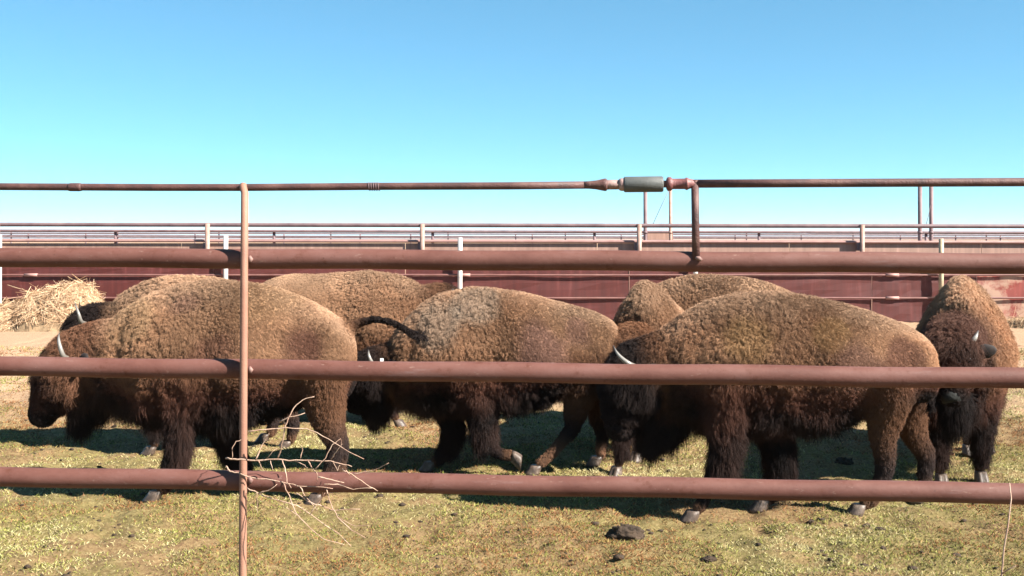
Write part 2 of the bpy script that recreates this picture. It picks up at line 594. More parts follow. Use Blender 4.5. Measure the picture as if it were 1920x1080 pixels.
# thin upright rod welded to the camera side of the rails
def up_pt(px, py):
    x = fx(px)
    yy = fence_y(x) - 0.0365 - 0.0135
    return Vector(((px - 960) / F * yy, yy, CAM_H + (HZ - py) / F * yy))
b0 = up_pt(455, 1080)
b1 = up_pt(457.5, 560)
b2 = up_pt(459, 362)
t_ = rod_pt(459, 351) + fnrm * 0.02
bot = b0 + (b0 - b1) * ((b0.z + 0.08) / (b1.z - b0.z))
upright = tube('upright', [bot, b0, b1, b2, t_, t_ + Vector((0, 0.006, 0.010))], [0.0142, 0.0142, 0.0140, 0.0138, 0.0135, 0.012], M['upright'], fence, 14)
for py in (482, 690, 897):
    c = up_pt(467, py + 4)
    tube('weld', [c + Vector((0, 0.006, 0.012)), c + Vector((0.004, 0.008, 0)), c + Vector((0.002, 0.006, -0.012))], [0.005, 0.010, 0.005], M['weld'], upright, 8).location = (0, 0, 0)
# heavy posts outside the picture carry the rails
for xx in (-3.4, 3.2):
    p = Vector((xx, fence_y(xx), 0)) - fnrm * 0.085
    tube('post', [p + Vector((0, 0, -0.2)), p + Vector((0, 0, 1.0)), p + Vector((0, 0, 1.98))], 0.045, M['rail'], fence, 16)

# ------------------------------------------------------------------ dead branch caught on the fence
def pz(x, y): return (400 + x / 3.085, 730 + y / 3.085)
BR = [
 ([(72, 400), (110, 405), (160, 405), (240, 412), (370, 405), (440, 415), (560, 410), (680, 415), (740, 430), (800, 447)], 1.9),
 ([(75, 445), (90, 465), (110, 478), (160, 490), (230, 510), (340, 525), (430, 545), (520, 560), (690, 573)], 1.7),
 ([(245, 410), (270, 350), (300, 290), (322, 256)], 1.5),
 ([(375, 400), (388, 350), (400, 300), (412, 225), (430, 175), (465, 110), (520, 60), (585, 43)], 1.5),
 ([(380, 188), (440, 160), (530, 135)], 1.4),
 ([(200, 245), (300, 235), (420, 222), (540, 228), (600, 250), (700, 310), (780, 360), (870, 405)], 1.3),
 ([(505, 400), (518, 350), (512, 325)], 1.0),
 ([(685, 405), (710, 365), (742, 318)], 1.2),
 ([(745, 460), (800, 490), (880, 545), (950, 588)], 1.4),
 ([(262, 412), (285, 465)], 1.2),
 ([(400, 412), (415, 470), (425, 540), (450, 570)], 1.3),
 ([(545, 410), (580, 470), (600, 485), (605, 530)], 1.2),
 ([(605, 505), (680, 520), (755, 540)], 1.4),
 ([(640, 550), (720, 550), (810, 578), (920, 572)], 1.3),
 ([(195, 570), (260, 600), (350, 635), (440, 660), (500, 680), (560, 720), (640, 780), (720, 830), (797, 907)], 1.4),
 ([(262, 605), (330, 580), (370, 550)], 1.2),
 ([(480, 600), (560, 650), (640, 680), (700, 700), (850, 695)], 1.3),
 ([(655, 575), (680, 660), (720, 740), (800, 815), (880, 860)], 1.2),
 ([(400, 535), (430, 600), (455, 660), (480, 720), (560, 800), (640, 865), (760, 900)], 1.1),
 ([(110, 400), (110, 340), (130, 300), (160, 290)], 0.8),
 ([(250, 598), (254, 660), (252, 730)], 0.9),
 ([(800, 490), (900, 475), (960, 455), (1015, 425)], 0.9),
 ([(500, 560), (530, 620), (600, 700)], 1.1),
 ([(580, 470), (650, 400), (690, 320), (735, 285), (745, 320)], 0.8),
 ([(690, 415), (720, 470), (735, 440)], 0.8),
 ([(470, 415), (530, 440), (545, 455)], 1.0),
 ([(330, 412), (345, 470)], 0.8),
 ([(500, 740), (430, 690), (370, 660)], 0.8),
 ([(560, 720), (620, 640), (645, 600)], 0.9),
 ([(720, 740), (820, 790), (910, 792)], 0.8),
 ([(310, 400), (340, 360), (370, 340)], 0.8),
 ([(770, 470), (790, 500)], 1.2),
]
branch = empty('dead_branch', U(*pz(400, 470), 3.72))
tag(branch, 'bleached dead weed branch caught on the lowest rail beside the thin upright', 'branch')
for bi, (pl, w) in enumerate(BR):
    pts, rad = [], []
    d0 = -0.05 + 0.03 * math.sin(bi * 2.4)
    for k, (a, b_) in enumerate(pl):
        px, py = pz(a, b_)
        yy = fence_y(fx(px)) - 0.062 + d0 - 0.02 * math.sin(bi * 1.7 + k * 0.9)
        if bi in (0, 1): yy = fence_y(fx(px)) - 0.085 - 0.006 * k * (1 if bi else 0.6)
        pts.append(U(px + random.uniform(-.6, .6), py + random.uniform(-.6, .6), yy))
        rad.append(w * 3.7 / F * (1.0 - 0.5 * k / max(1, len(pl) - 1)) * 0.98)
    # finer, knotty line
    P2, R2 = [pts[0]], [rad[0]]
    for k in range(len(pts) - 1):
        for t in (0.33, 0.67, 1.0):
            p = pts[k].lerp(pts[k + 1], t)
            if t < 1: p = p + Vector((random.uniform(-1, 1), random.uniform(-1, 1), random.uniform(-1, 1))) * 0.0022
            P2.append(p)
            R2.append((rad[k] * (1 - t) + rad[k + 1] * t) * random.uniform(0.88, 1.14))
    tube('twig', P2, R2, M['twig'], branch, 6)

stalk = empty('dry_stalk', (U(1880, 1080, 3.5).x, 3.5, 0))
tag(stalk, 'thin pale dry weed stalk standing before the fence at the right edge', 'weed')
base = Vector((U(1878, 1080, 3.5).x - 0.01, 3.5, -0.02))
tube('stem', [base, base + Vector((0.004, 0, 0.35)), U(1878, 1080, 3.5), U(1882, 1030, 3.5), U(1890, 985, 3.5), U(1896, 935, 3.52), U(1893, 905, 3.54)],
     [0.004, 0.0036, 0.0032, 0.003, 0.0028, 0.0024, 0.0015], M['twig'], stalk, 6)
tube('side_shoot', [U(1879, 1076, 3.5), U(1890, 1068, 3.49), U(1905, 1061, 3.47)], [0.0028, 0.0022, 0.0014], M['twig'], stalk, 6)

# ------------------------------------------------------------------ red sheet wall with white posts
YA = 22.6
def XA(px, Y=YA): return (px - 960) / F * Y
def ZA(py, Y=YA): return CAM_H + (HZ - py) / F * Y
wall = empty('steel_sheet_wall', (0, YA, 0))
tag(wall, 'dark red painted steel sheet wall behind the herd', 'wall')
seams = [-900, -480, -40, 400, 760, 1180, 1635, 1832, 2060, 2480, 2900]
rows = [(603, 560), (557, 517.5), (514, 485)]
for i in range(len(seams) - 1):
    for j, (pb, pt) in enumerate(rows):
        xa, xb = XA(seams[i]) + 0.006, XA(seams[i + 1]) - 0.006
        zb, zt = ZA(pb), ZA(pt)
        lean = 0.03
        yb = YA - 0.05 * 0 + 0.012 * math.sin(i * 3 + j)
        # sheet with a slightly bent surface and thickness
        vs, fs = [], []
        NX, NZ = 8, 3
        for side in (0, 1):
            for b_ in range(NZ + 1):
                for a in range(NX + 1):
                    x = xa + (xb - xa) * a / NX
                    z = zb + (zt - zb) * b_ / NZ
                    y = yb + side * 0.02 + 0.012 * math.sin(a * 1.9 + i * 2.2 + j) * math.sin(b_ * 1.5 + i)
                    vs.append((x, y, z))
        n1 = (NX + 1) * (NZ + 1)
        for b_ in range(NZ):
            for a in range(NX):
                q = b_ * (NX + 1) + a
                fs.append((q, q + 1, q + NX + 2, q + NX + 1))
                fs.append((n1 + q, n1 + q + NX + 1, n1 + q + NX + 2, n1 + q + 1))
        loop = [a for a in range(NX)] + [NX + b_ * (NX + 1) for b_ in range(NZ)] + [n1 - 1 - a for a in range(NX)] + [(NZ - b_) * (NX + 1) for b_ in range(NZ)]
        for k in range(len(loop)):
            a, b_ = loop[k], loop[(k + 1) % len(loop)]
            fs.append((b_, a, n1 + a, n1 + b_))
        mt = M['wallpeel'] if seams[i] >= 1800 else M['wallred']
        mesh_obj('panel', vs, fs, mt, wall, False)
for py in (515.5, 558.5):
    tube('rail', [(XA(p), YA - 0.04, ZA(py) + 0.006 * math.sin(p * 0.01)) for p in range(-900, 2901, 200)], 0.020, M['ledge2'], wall, 8)
    for px in (870, 1672, 60, -420, 2200):
        tube('coupling', [(XA(px - 12), YA - 0.04, ZA(py)), (XA(px + 12), YA - 0.04, ZA(py))], 0.034, M['ledge'], wall, 10)
tube('top_pipe', [(XA(p), YA, ZA(484)) for p in range(-900, 2901, 200)], 0.04, M['ledge'], wall, 10)
for px, mt, top in ((-455, 'whitepost', 441), (4, 'whitepost', 441), (426, 'whitepost', 442), (863, 'whitepost', 446), (1302, 'whitepost', 447), (1760, 'creampost', 448), (2225, 'whitepost', 448)):
    tube('post', [(XA(px), YA - 0.13, -0.3), (XA(px), YA - 0.13, ZA(520)), (XA(px) + 0.004, YA - 0.13, ZA(top)), (XA(px) + 0.004, YA - 0.13, ZA(top) + 0.006)], [0.052, 0.05, 0.05, 0.03], M[mt], wall, 14)

# second wall across the alley: beige sheets, pink posts, top pipes
YB = 25.0
wall2 = empty('alley_wall', (0, YB, 0))
tag(wall2, 'faded beige sheet wall with pink posts and top pipes beyond the red wall', 'wall')
s2 = [-900, -500, -80, 340, 760, 1120, 1480, 1840, 2240, 2640]
for i in range(len(s2) - 1):
    vs, fs = box_data(XA(s2[i], YB) + .008, XA(s2[i + 1], YB) - .008, YB, YB + .03, 0.05, ZA(456, YB))
    mesh_obj('panel', vs, fs, M['wallbeige'], wall2, False)
tube('cap_pipe', [(XA(p, YB), YB - 0.036, ZA(451 + 0.0012 * p * 1.5, YB)) for p in range(-900, 2701, 200)], 0.034, M['ledge'], wall2, 12)
tube('top_pipe', [(XA(p, YB), YB - 0.12, ZA(421 + 0.0018 * max(0, p), YB)) for p in range(-900, 2701, 200)], 0.048, M['farpipe'], wall2, 12)
for px in (-400, 2, 393, 793, 1197, 1612, 2030):
    tube('post', [(XA(px, YB), YB - 0.18, -0.3), (XA(px, YB), YB - 0.18, 1.2), (XA(px, YB), YB - 0.18, ZA(421 + 0.0018 * px, YB) + 0.03)], 0.056, M['pinkpost'], wall2, 14)
    vs, fs = box_data(XA(px, YB) - 0.11, XA(px, YB) - 0.05, YB - 0.16, YB - 0.02, ZA(470, YB), ZA(455, YB))  # dark block standing in for the post's shadow on the sheet
    mesh_obj('shadow_block', vs, fs, M['farpipe'], wall2, False)

# ------------------------------------------------------------------ farther pens
def far_fence(name, Y, rails, posts, ptop, label, pr=0.05, rr=0.04, p0=-500, p1=2500):
    e = empty(name, (0, Y, 0))
    tag(e, label, 'fence')
    for py in rails:
        tube('rail', [(XA(p, Y), Y, ZA(py + 0.002 * max(0, p) / 1.0, Y)) for p in range(p0, p1 + 1, 300)], rr, M['farpipe'], e, 8)
    for px in posts:
        tube('post', [(XA(px, Y), Y + 0.07, -0.3), (XA(px, Y), Y + 0.07, 1), (XA(px, Y), Y + 0.07, ZA(ptop + 0.002 * max(0, px), Y))], pr, M['farpipe'], e, 10)
    return e

far_fence('pen_fence', 33.5, [432.5, 450], [-84, 215, 513, 811, 1115, 1424, 1738, 2050], 431, 'dark pipe fence of the next pen, just beyond the alley wall', 0.045, 0.045)
far_fence('pen_fence', 55.0, [441.5], [-60, 52, 160, 365, 532, 675, 770, 967, 998, 1165, 1379, 1503, 1689, 1793, 1877, 2010], 438, 'thin pipe fence of a distant pen seen under the top pipes', 0.035, 0.03)
far_fence('pen_fence', 80.0, [437.0, 444], [20, 220, 410, 620, 840, 1060, 1260, 1400, 1600, 1850, 2060], 434, 'farthest and faintest pipe fence on the skyline', 0.05, 0.05)

for px, top, r, lab, mt in ((1210, 340, 0.055, 'tall mauve steel post rising behind the grey sleeve of the top rod', 'farpipe'),
                        (1257, 348, 0.045, 'tall pale pink steel post with a slack cable, next to the mauve one', 'pinkpost'),
                        (1725, 346, 0.060, 'tall steel gate post at right, the left one of a close pair', 'farpipe'),
                        (1746, 346, 0.058, 'tall steel gate post at right, the right one of a close pair', 'farpipe')):
    Y = 31.0
    e = empty('gate_post', (XA(px, Y), Y, 0))
    tag(e, lab, 'post', 'tall gate posts beyond the alley')
    shaft = tube('shaft', [(XA(px, Y), Y, -0.3), (XA(px, Y), Y, 1.5), (XA(px, Y), Y, ZA(top, Y))], r, M[mt], e, 12)
    tube('cap', [(XA(px, Y), Y, ZA(top, Y) - 0.002), (XA(px, Y), Y, ZA(top, Y) + 0.03)], [r * 1.15, r * 0.8], M[mt], e, 12)
    tube('hinge_band', [(XA(px, Y), Y, ZA(438, Y)), (XA(px, Y), Y, ZA(434, Y))], r * 1.2, M[mt], e, 12)
    if px == 1257:
        tube('cable', [(XA(1253, Y), Y - .05, ZA(358, Y)), (XA(1240, Y), Y - .05, ZA(385, Y)), (XA(1224, Y), Y - .05, ZA(420, Y))], 0.008, M['farpipe'], shaft, 5).location = (0, 0, 0)
    if px == 1746:
        tube('cable', [(XA(1743, Y), Y - .07, ZA(385, Y)), (XA(1739, Y), Y - .07, ZA(405, Y)), (XA(1735, Y), Y - .07, ZA(420, Y))], 0.008, M['farpipe'], shaft, 5).location = (0, 0, 0)
# pale feed bunk
Y = 40
e = empty('feed_bunk', (XA(1236, Y), Y, 0))
tag(e, 'pale tan feed bunk between the tall posts beyond the alley', 'trough')
vs, fs = box_data(XA(1214, Y), XA(1262, Y), Y, Y + 0.8, 1.0, ZA(433, Y)); mesh_obj('trough', vs, fs, M['wallbeige'], e, False)
for px in (1217, 1259):
    vs, fs = box_data(XA(px, Y) - .04, XA(px, Y) + .04, Y + .3, Y + .4, -0.1, 1.0); mesh_obj('leg', vs, fs, M['wallbeige'], e, False)

# ------------------------------------------------------------------ hills
def hills():
    n = 160
    vs, fs = [], []
    for k in range(n + 1):
        x = -7000 + 14000 * k / n
        h = 4 + 12 * float(fbm(np.array([k * 0.11, 0.5, 0.2]), 4)) + 24 * math.exp(-((x + 2700) / 1100) ** 2) + 26 * math.exp(-((x - 2500) / 1300) ** 2)
        for j, (yy, f_) in enumerate(((5200, 0), (5600, 0.55), (6100, 1.0), (7200, 0.0))):
            vs.append((x, yy + 150 * math.sin(k * 0.7 + j), h * f_ - 1))
    for k in range(n):
        for j in range(3):
            a = k * 4 + j
            fs.append((a, a + 4, a + 5, a + 1))
    m = noise_mat('scrub_hills', [(0.3, (0.06, 0.065, 0.05)), (0.7, (0.16, 0.14, 0.09))], 0.01, 8)
    o = mesh_obj('hills', vs, fs, m, None, True)
    o['kind'] = 'structure'
hills()


# ------------------------------------------------------------------ hay heaps
def hay_heap(name, blobs, n, label, seed, Yc, group=None):
    rg = np.random.default_rng(seed)
    e = empty(name, (XA(blobs[0][0], Yc), Yc, 0))
    tag(e, label, 'hay', group)
    vs, fs = [], []
    # one height-field mound
    xs = [XA(b[0], Yc) for b in blobs]
    x0, x1 = min(x - b[2] for x, b in zip(xs, blobs)) - .1, max(x + b[2] for x, b in zip(xs, blobs)) + .1
    NX, NY = 46, 24
    X, Yv = np.meshgrid(np.linspace(x0, x1, NX), np.linspace(Yc - 1.6, Yc + 1.3, NY))
    def hf(x, y):
        h = np.zeros_like(x)
        for xc, b in zip(xs, blobs):
            r2 = ((x - xc) / b[2]) ** 2 + ((y - Yc) / b[3]) ** 2
            h = np.maximum(h, b[1] * np.sqrt(np.maximum(0, 1 - r2 ** 1.3)))
        return h + (fbm(np.stack([x * 3, y * 3, x * 0], -1), 3) - 0.5) * 0.25 * np.minimum(1, h * 3) - 0.02
    Z = hf(X, Yv)
    V = np.stack([X, Yv, Z], -1).reshape(-1, 3)
    for j in range(NY - 1):
        for i in range(NX - 1):
            a = j * NX + i
            fs.append((a, a + 1, a + NX + 1, a + NX))
    mh = noise_mat('hay_core', [(0.3, (0.14, 0.085, 0.045)), (0.6, (0.30, 0.20, 0.11)), (0.8, (0.42, 0.29, 0.17))], 6, 8, 0.7, 0.9, 0.8, 30)
    mesh_obj('heap', [tuple(v) for v in V], fs, mh, e)
    x = x0 + (x1 - x0) * rg.random(n)
    y = Yc - 1.6 + 2.7 * rg.random(n)
    z = hf(x, y)
    k = z > 0.03
    x, y, z = x[k], y[k], z[k]
    n = len(x)
    P = 5
    d = rg.normal(size=(n, 3)); d[:, 2] = d[:, 2] * 0.35 + 0.12; d = norm(d)
    bend = rg.normal(size=(n, 3)) * 1.3
    e_ = 0.05
    gn = norm(np.stack([hf(x - e_, y) - hf(x + e_, y), hf(x, y - e_) - hf(x, y + e_), np.full(n, 2 * e_)], -1))
    d = rg.normal(size=(n, 3))
    d = norm(d - gn * (d * gn).sum(1, keepdims=True) * 0.92)
    bend = bend - gn * (bend * gn).sum(1, keepdims=True) * 0.8
    s = np.linspace(0, 1, P)
    L = 0.05 + 0.17 * rg.random(n) ** 2
    pos = np.stack([x, y, z], -1)[:, None, :] + L[:, None, None] * (d[:, None, :] * s[None, :, None] + bend[:, None, :] * (s ** 2)[None, :, None] * 0.5)
    rad = np.repeat((0.0018 + 0.0025 * rg.random(n))[:, None], P, 1)
    c = np.array([(0.66, 0.44, 0.27), (0.50, 0.32, 0.18), (0.76, 0.56, 0.36), (0.34, 0.20, 0.11)])[rg.integers(0, 4, n)] * (0.75 + 0.5 * rg.random((n, 1)))
    o = hair_obj('straw', pos - np.array(e.location), rad, np.repeat(c[:, None, :], P, 1), M['straw'], e)
    o['kind'] = 'stuff'

hay_heap('hay_heap', [(130, 0.86, 0.62, 0.9), (95, 0.72, 0.7, 0.9), (20, 0.46, 0.75, 0.9), (-60, 0.45, 1.0, 0.9)], 60000, 'heap of tan hay against the wall behind the leftmost bison', 3, 20.6)
hay_heap('hay_heap', [(1950, 0.20, 0.75, 0.6), (2080, 0.3, 0.9, 0.8)], 12000, 'low spill of hay at the right edge under the peeling wall', 5, 21.2)

# ------------------------------------------------------------------ dung clods
def clod(px, py, size, label, hgt=0.6):
    Y = CAM_H * F / (py - HZ)
    c = U(px, py, Y)
    c.z = float(ground_h(np.array([c.x]), np.array([Y]))[0])
    bm = bmesh.new()
    bmesh.ops.create_icosphere(bm, subdivisions=5, radius=1.0)
    co = np.array([v.co[:] for v in bm.verts])
    f = 0.25 + 0.8 * fbm(co * 2.0 + px * 0.37, 3) + 0.45 * fbm(co * 5.0 + px * 0.11, 3) + 0.12 * fbm(co * 12, 2)
    for v, k in zip(bm.verts, f):
        v.co = Vector((v.co.x * size * k, v.co.y * size * 0.7 * k, max(-0.02, v.co.z * size * hgt * k)))
    me = bpy.data.meshes.new('dung_clod')
    bm.to_mesh(me); bm.free()
    me.polygons.foreach_set('use_smooth', [True] * len(me.polygons))
    me.materials.append(M['dung'])
    o = bpy.data.objects.new('dung_clod', me)
    o.location = c
    COL.objects.link(o)
    tag(o, label, 'dung')

M['dung'] = noise_mat('dry_dung', [(0.3, (0.022, 0.013, 0.008)), (0.6, (0.06, 0.036, 0.02)), (0.8, (0.12, 0.08, 0.045))], 20, 6, 0.7, 0.9, 0.8, 60)
clod(1175, 1004, 0.115, 'largest dark brown dung clod lying in front of the middle of the fence', 0.75)
clod(1582, 868, 0.075, 'dark dung clod in the shadow beyond the big right hand bison', 0.8)
clod(1650, 1003, 0.030, 'small dark dung clod in the grass under the right part of the fence', 0.5)
clod(1795, 996, 0.024, 'tiny flat dung clod near the dry stalk at right', 0.4)
clod(1330, 1048, 0.05, 'flat brown dung clod near the bottom edge right of centre', 0.3)
clod(1540, 1035, 0.028, 'small brown dung clod close to the bottom edge at right', 0.5)


def litter():
    rg = np.random.default_rng(77)
    bm = bmesh.new(); bmesh.ops.create_icosphere(bm, subdivisions=1, radius=1.0)
    bv = np.array([v.co[:] for v in bm.verts]); bf = np.array([[v.index for v in f.verts] for f in bm.faces]); bm.free()
    n = 1100
    y = 5.1 * (14 / 5.1) ** rg.random(n)
    x = (rg.random(n) * 2 - 1) * (0.52 * y + 0.5)
    k = fbm(np.stack([x * 1.1, y * 1.1, x * 0 + 9], -1), 3) > 0.44
    x, y = x[k], y[k]; n = len(x)
    r = 0.006 + 0.016 * rg.random(n) ** 3
    V = bv[None] * (0.6 + 0.8 * rg.random((n, len(bv), 1))) * (r[:, None, None] * np.array((1.3, 1.1, 0.65)))
    V = V + np.stack([x, y, ground_h(x, y) + r * 0.25], -1)[:, None, :]
    Fc = (bf[None] + (np.arange(n) * len(bv))[:, None, None]).reshape(-1, 3)
    o = mesh_obj('dung_crumbs', [tuple(v) for v in V.reshape(-1, 3)], [tuple(int(i) for i in f) for f in Fc], M['dung'], None, True)
    tag(o, 'small dark crumbs of dung and soil strewn over the grass', 'dung', kind='stuff')
litter()

# ------------------------------------------------------------------ bison
TAN = np.array((0.415, 0.226, 0.128))
GOLD = np.array((0.50, 0.305, 0.19))
MID = np.array((0.235, 0.112, 0.060))
RED = np.array((0.135, 0.056, 0.036))
DARK = np.array((0.019, 0.0125, 0.0112))
BLACK = np.array((0.010, 0.007, 0.007))
LEG = np.array((0.20, 0.105, 0.062))


def horn_material():
    m, nt, b = mat('horn')
    tc = node(nt, 'ShaderNodeTexCoord')
    a = node(nt, 'ShaderNodeAttribute', attribute_name='along')
    r = ramp(nt, [(0.0, (0.25, 0.2, 0.16)), (0.2, (0.17, 0.15, 0.13)), (0.7, (0.27, 0.25, 0.225)), (0.95, (0.07, 0.06, 0.055))])
    nt.links.new(a.outputs['Fac'], r.inputs[0])
    nt.links.new(r.outputs[0], b.inputs['Base Color'])
    b.inputs['Roughness'].default_value = 0.35
    return m
M['horn'] = horn_material()
M['hoof'] = noise_mat('hoof', [(0.3, (0.05, 0.035, 0.028)), (0.55, (0.12, 0.085, 0.065)), (0.75, (0.26, 0.2, 0.16))], 25, 5, 0.6, 0.5, 0.2, 120)
M['eye'], _nt, _b = mat('eye'); _b.inputs['Base Color'].default_value = (0.008, 0.006, 0.005, 1); _b.inputs['Roughness'].default_value = 0.12
M['tagw'], _nt, _b = mat('white_tag'); _b.inputs['Base Color'].default_value = (0.8, 0.8, 0.78, 1); _b.inputs['Roughness'].default_value = 0.4
M['nose'] = noise_mat('wet_nose', [(0.3, (0.012, 0.012, 0.011)), (0.7, (0.035, 0.037, 0.034))], 30, 4, 0.5, 0.75, 0.5, 60, spec=0.15)
M['ear'] = noise_mat('dark_ear', [(0.3, (0.012, 0.009, 0.009)), (0.7, (0.04, 0.025, 0.02))], 40, 4, 0.5, 0.8)


def skin_mat():
    m, nt, b = mat('hide')
    a = node(nt, 'ShaderNodeAttribute', attribute_name='hide')
    mx = node(nt, 'ShaderNodeMix', data_type='RGBA', blend_type='MULTIPLY')
    mx.inputs['Factor'].default_value = 1.0
    mx.inputs['B'].default_value = (0.53, 0.52, 0.50, 1)
    nt.links.new(a.outputs['Color'], mx.inputs['A'])
    nt.links.new(mx.outputs['Result'], b.inputs['Base Color'])
    b.inputs['Roughness'].default_value = 0.9
    b.inputs['Specular IOR Level'].default_value = 0.1
    return m
M['hide'] = skin_mat()


def hoof_mesh(center, fwd, size, parent, origin, tilt=0.0):
    """cloven hoof: one loft with a notch in front; center = top of hoof, sole at z = 0 unless tilted"""
    fwd = Vector(fwd).normalized()
    up = Vector((0, 0, 1))
    if isinstance(tilt, tuple):          # lifted foot: tilt is the direction the toe end points
        up = -Vector(tilt).normalized()
        fwd = (fwd - up * fwd.dot(up)).normalized()
    elif tilt:
        q = Matrix.Rotation(tilt, 3, up.cross(fwd))
        up = q @ up; fwd = q @ fwd
    sd_ = up.cross(fwd)
    n = 18
    vs, fs = [], []
    h = 0.075 * size
    for (zz, r, off) in ((0.0, 0.040, 0.0), (-0.3, 0.044, 0.008), (-0.75, 0.050, 0.026), (-1.0, 0.052, 0.038)):
        for k in range(n):
            an = 2 * math.pi * k / n
            rr = r * size
            c, s = math.cos(an), math.sin(an)
            notch = 1.0
            if k == 0: notch = 0.62
            x = rr * c * (1.45 if c > 0 else 0.85) * notch
            y = rr * s * (1.0)
            vs.append(Vector(center) + fwd * (x + off * size) + sd_ * y + up * (zz * h))
    for i in range(3):
        for k in range(n):
            k2 = (k + 1) % n
            fs.append((i * n + k2, i * n + k, (i + 1) * n + k, (i + 1) * n + k2))
    fs.append(tuple(range(n)))
    fs.append(tuple(3 * n + k for k in range(n - 1, -1, -1)))
    o = mesh_obj('hoof', vs, fs, M['hoof'], parent, True)
    return o


def build_bison(spec):
    name = 'bison'
    origin = Vector(spec['origin'])
    root = empty(name, origin)
    tag(root, spec['label'], 'bison', 'bison in the pen')
    st = spec['stations']       # (x, y, ztop, zbot, halfwidth, hump k) from rump to neck, world coordinates
    V, Fc, PID, TT, VV = [], [], [], [], []

    def add(vs, fs, pid, tt, vvv):
        o = len(V)
        V.extend(vs)
        Fc.extend([tuple(i + o for i in f) for f in fs])
        PID.extend([pid] * len(vs))
        TT.extend(tt)
        VV.extend(vvv)

    # trunk ------------------------------------------------
    # refine stations with Catmull-Rom
    A = np.array([s[:6] for s in st], float)
    def cr(A, sub=4):
        out = []
        n = len(A)
        for i in range(n - 1):
            p0, p1, p2, p3 = A[max(i - 1, 0)], A[i], A[i + 1], A[min(i + 2, n - 1)]
            for k in range(sub):
                t = k / sub
                out.append(0.5 * (2 * p1 + (p2 - p0) * t + (2 * p0 - 5 * p1 + 4 * p2 - p3) * t * t + (3 * p1 - 3 * p2 + p3 - p0) * t ** 3))
        out.append(A[-1])
        return np.array(out)
    B = cr(A, 4)
    n = 28
    vs, fs, tt, vv = [], [], [], []
    m_ = len(B)
    for i, (x, y, zt, zb, hw, kk) in enumerate(B):
        a = B[max(i - 1, 0)]; b = B[min(i + 1, m_ - 1)]
        t = Vector((b[0] - a[0], b[1] - a[1], 0)).normalized()
        lat = Vector((t.y, -t.x, 0))
        zc = zb + (zt - zb) * 0.46
        for k in range(n):
            an = 2 * math.pi * k / n
            c, s = math.cos(an), math.sin(an)
            c = math.copysign(abs(c) ** 0.85, c)
            w = hw * c * (1 - kk * max(0, s) ** 1.3)
            z = zc + (zt - zc) * s if s > 0 else zc + (zc - zb) * s
            vs.append(Vector((x, y, z)) + lat * w)
            tt.append(i / (m_ - 1))
            vv.append((z - zb) / max(0.05, zt - zb))
    for i in range(m_ - 1):
        for k in range(n):
            k2 = (k + 1) % n
            fs.append((i * n + k, i * n + k2, (i + 1) * n + k2, (i + 1) * n + k))
    fs.append(tuple(range(n - 1, -1, -1)))
    fs.append(tuple((m_ - 1) * n + k for k in range(n)))
    add(vs, fs, 0, tt, vv)
    fwd_body = Vector((B[-1][0] - B[0][0], B[-1][1] - B[0][1], 0)).normalized()

    def limb(pts, r, lat, side, pid, nn=16):
        P = np.array([[p[0], p[1], p[2], a, b] for p, a, b in zip(pts, r, lat)], float)
        P = cr(P, 4)
        pts2 = [Vector(q[:3]) for q in P]
        vs, fs = tube_data(pts2, list(P[:, 3]), nn, side, list(P[:, 4]))
        m2 = len(pts2)
        tt = [i / (m2 - 1) for i in range(m2) for _ in range(nn)]
        add(vs, fs, pid, tt, [0.5] * len(vs))

    hd = spec['head']           # (point, r in profile plane, lateral r)
    limb([h[0] for h in hd], [h[1] for h in hd], [h[2] for h in hd], spec['head_side'], 1, 20)
    for lg in spec['legs']:
        limb([j[0] for j in lg['j']], [j[1] for j in lg['j']], [j[1] * (0.92 if k < 2 else 0.85) for k, j in enumerate(lg['j'])], lg.get('side', (-fwd_body.y, fwd_body.x, 0)), 2 if lg['front'] else 3, 14)
    if spec.get('tail'):
        limb([t[0] for t in spec['tail']], [t[1] for t in spec['tail']], [t[1] for t in spec['tail']], spec.get('tail_side', (-fwd_body.y, fwd_body.x, 0)), 4, 10)
    for mass in spec.get('extra', []):
        limb([t[0] for t in mass], [t[1] for t in mass], [t[2] for t in mass], spec['head_side'], 5, 16)

    # fuse into one continuous skin ------------------------------
    me = bpy.data.meshes.new('tmp')
    me.from_pydata([tuple(v - origin) for v in V], [], Fc)
    me.update()
    ob = bpy.data.objects.new('tmp', me)
    COL.objects.link(ob)
    md = ob.modifiers.new('r', 'REMESH'); md.mode = 'VOXEL'; md.voxel_size = 0.017
    sm = ob.modifiers.new('s', 'SMOOTH'); sm.factor = 0.5; sm.iterations = 5
    dg = bpy.context.evaluated_depsgraph_get()
    body = bpy.data.meshes.new_from_object(ob.evaluated_get(dg))
    bpy.data.objects.remove(ob)
    bpy.data.meshes.remove(me)
    body.name = 'body'

    nv = len(body.vertices)
    co = np.empty(nv * 3); body.vertices.foreach_get('co', co); co = co.reshape(-1, 3)
    no = np.empty(nv * 3); body.vertices.foreach_get('normal', no); no = no.reshape(-1, 3)
    kd = KDTree(len(V))
    for i, v in enumerate(V): kd.insert(v - origin, i)
    kd.balance()
    # blended region weights from the nearest source vertices
    W5 = np.zeros((nv, 6)); T = np.zeros(nv); VVv = np.zeros(nv)
    Tr = np.zeros((nv, 6)); Vr = np.zeros(nv); Vw = np.zeros(nv)
    PIDa = np.array(PID); TTa = np.array(TT); VVa = np.array(VV)
    for i in range(nv):
        r = kd.find_n(co[i], 8)
        for (_, k, d) in r:
            w = 1.0 / (0.012 + d) ** 2
            p = PIDa[k]
            W5[i, p] += w; Tr[i, p] += w * TTa[k]
            if p == 0: Vr[i] += w * VVa[k]
    Tr = Tr / np.maximum(W5, 1e-9)
    Vr = Vr / np.maximum(W5[:, 0], 1e-9)
    W5 = W5 / W5.sum(1, keepdims=True)
    # smooth the weights over the mesh
    ne = len(body.edges)
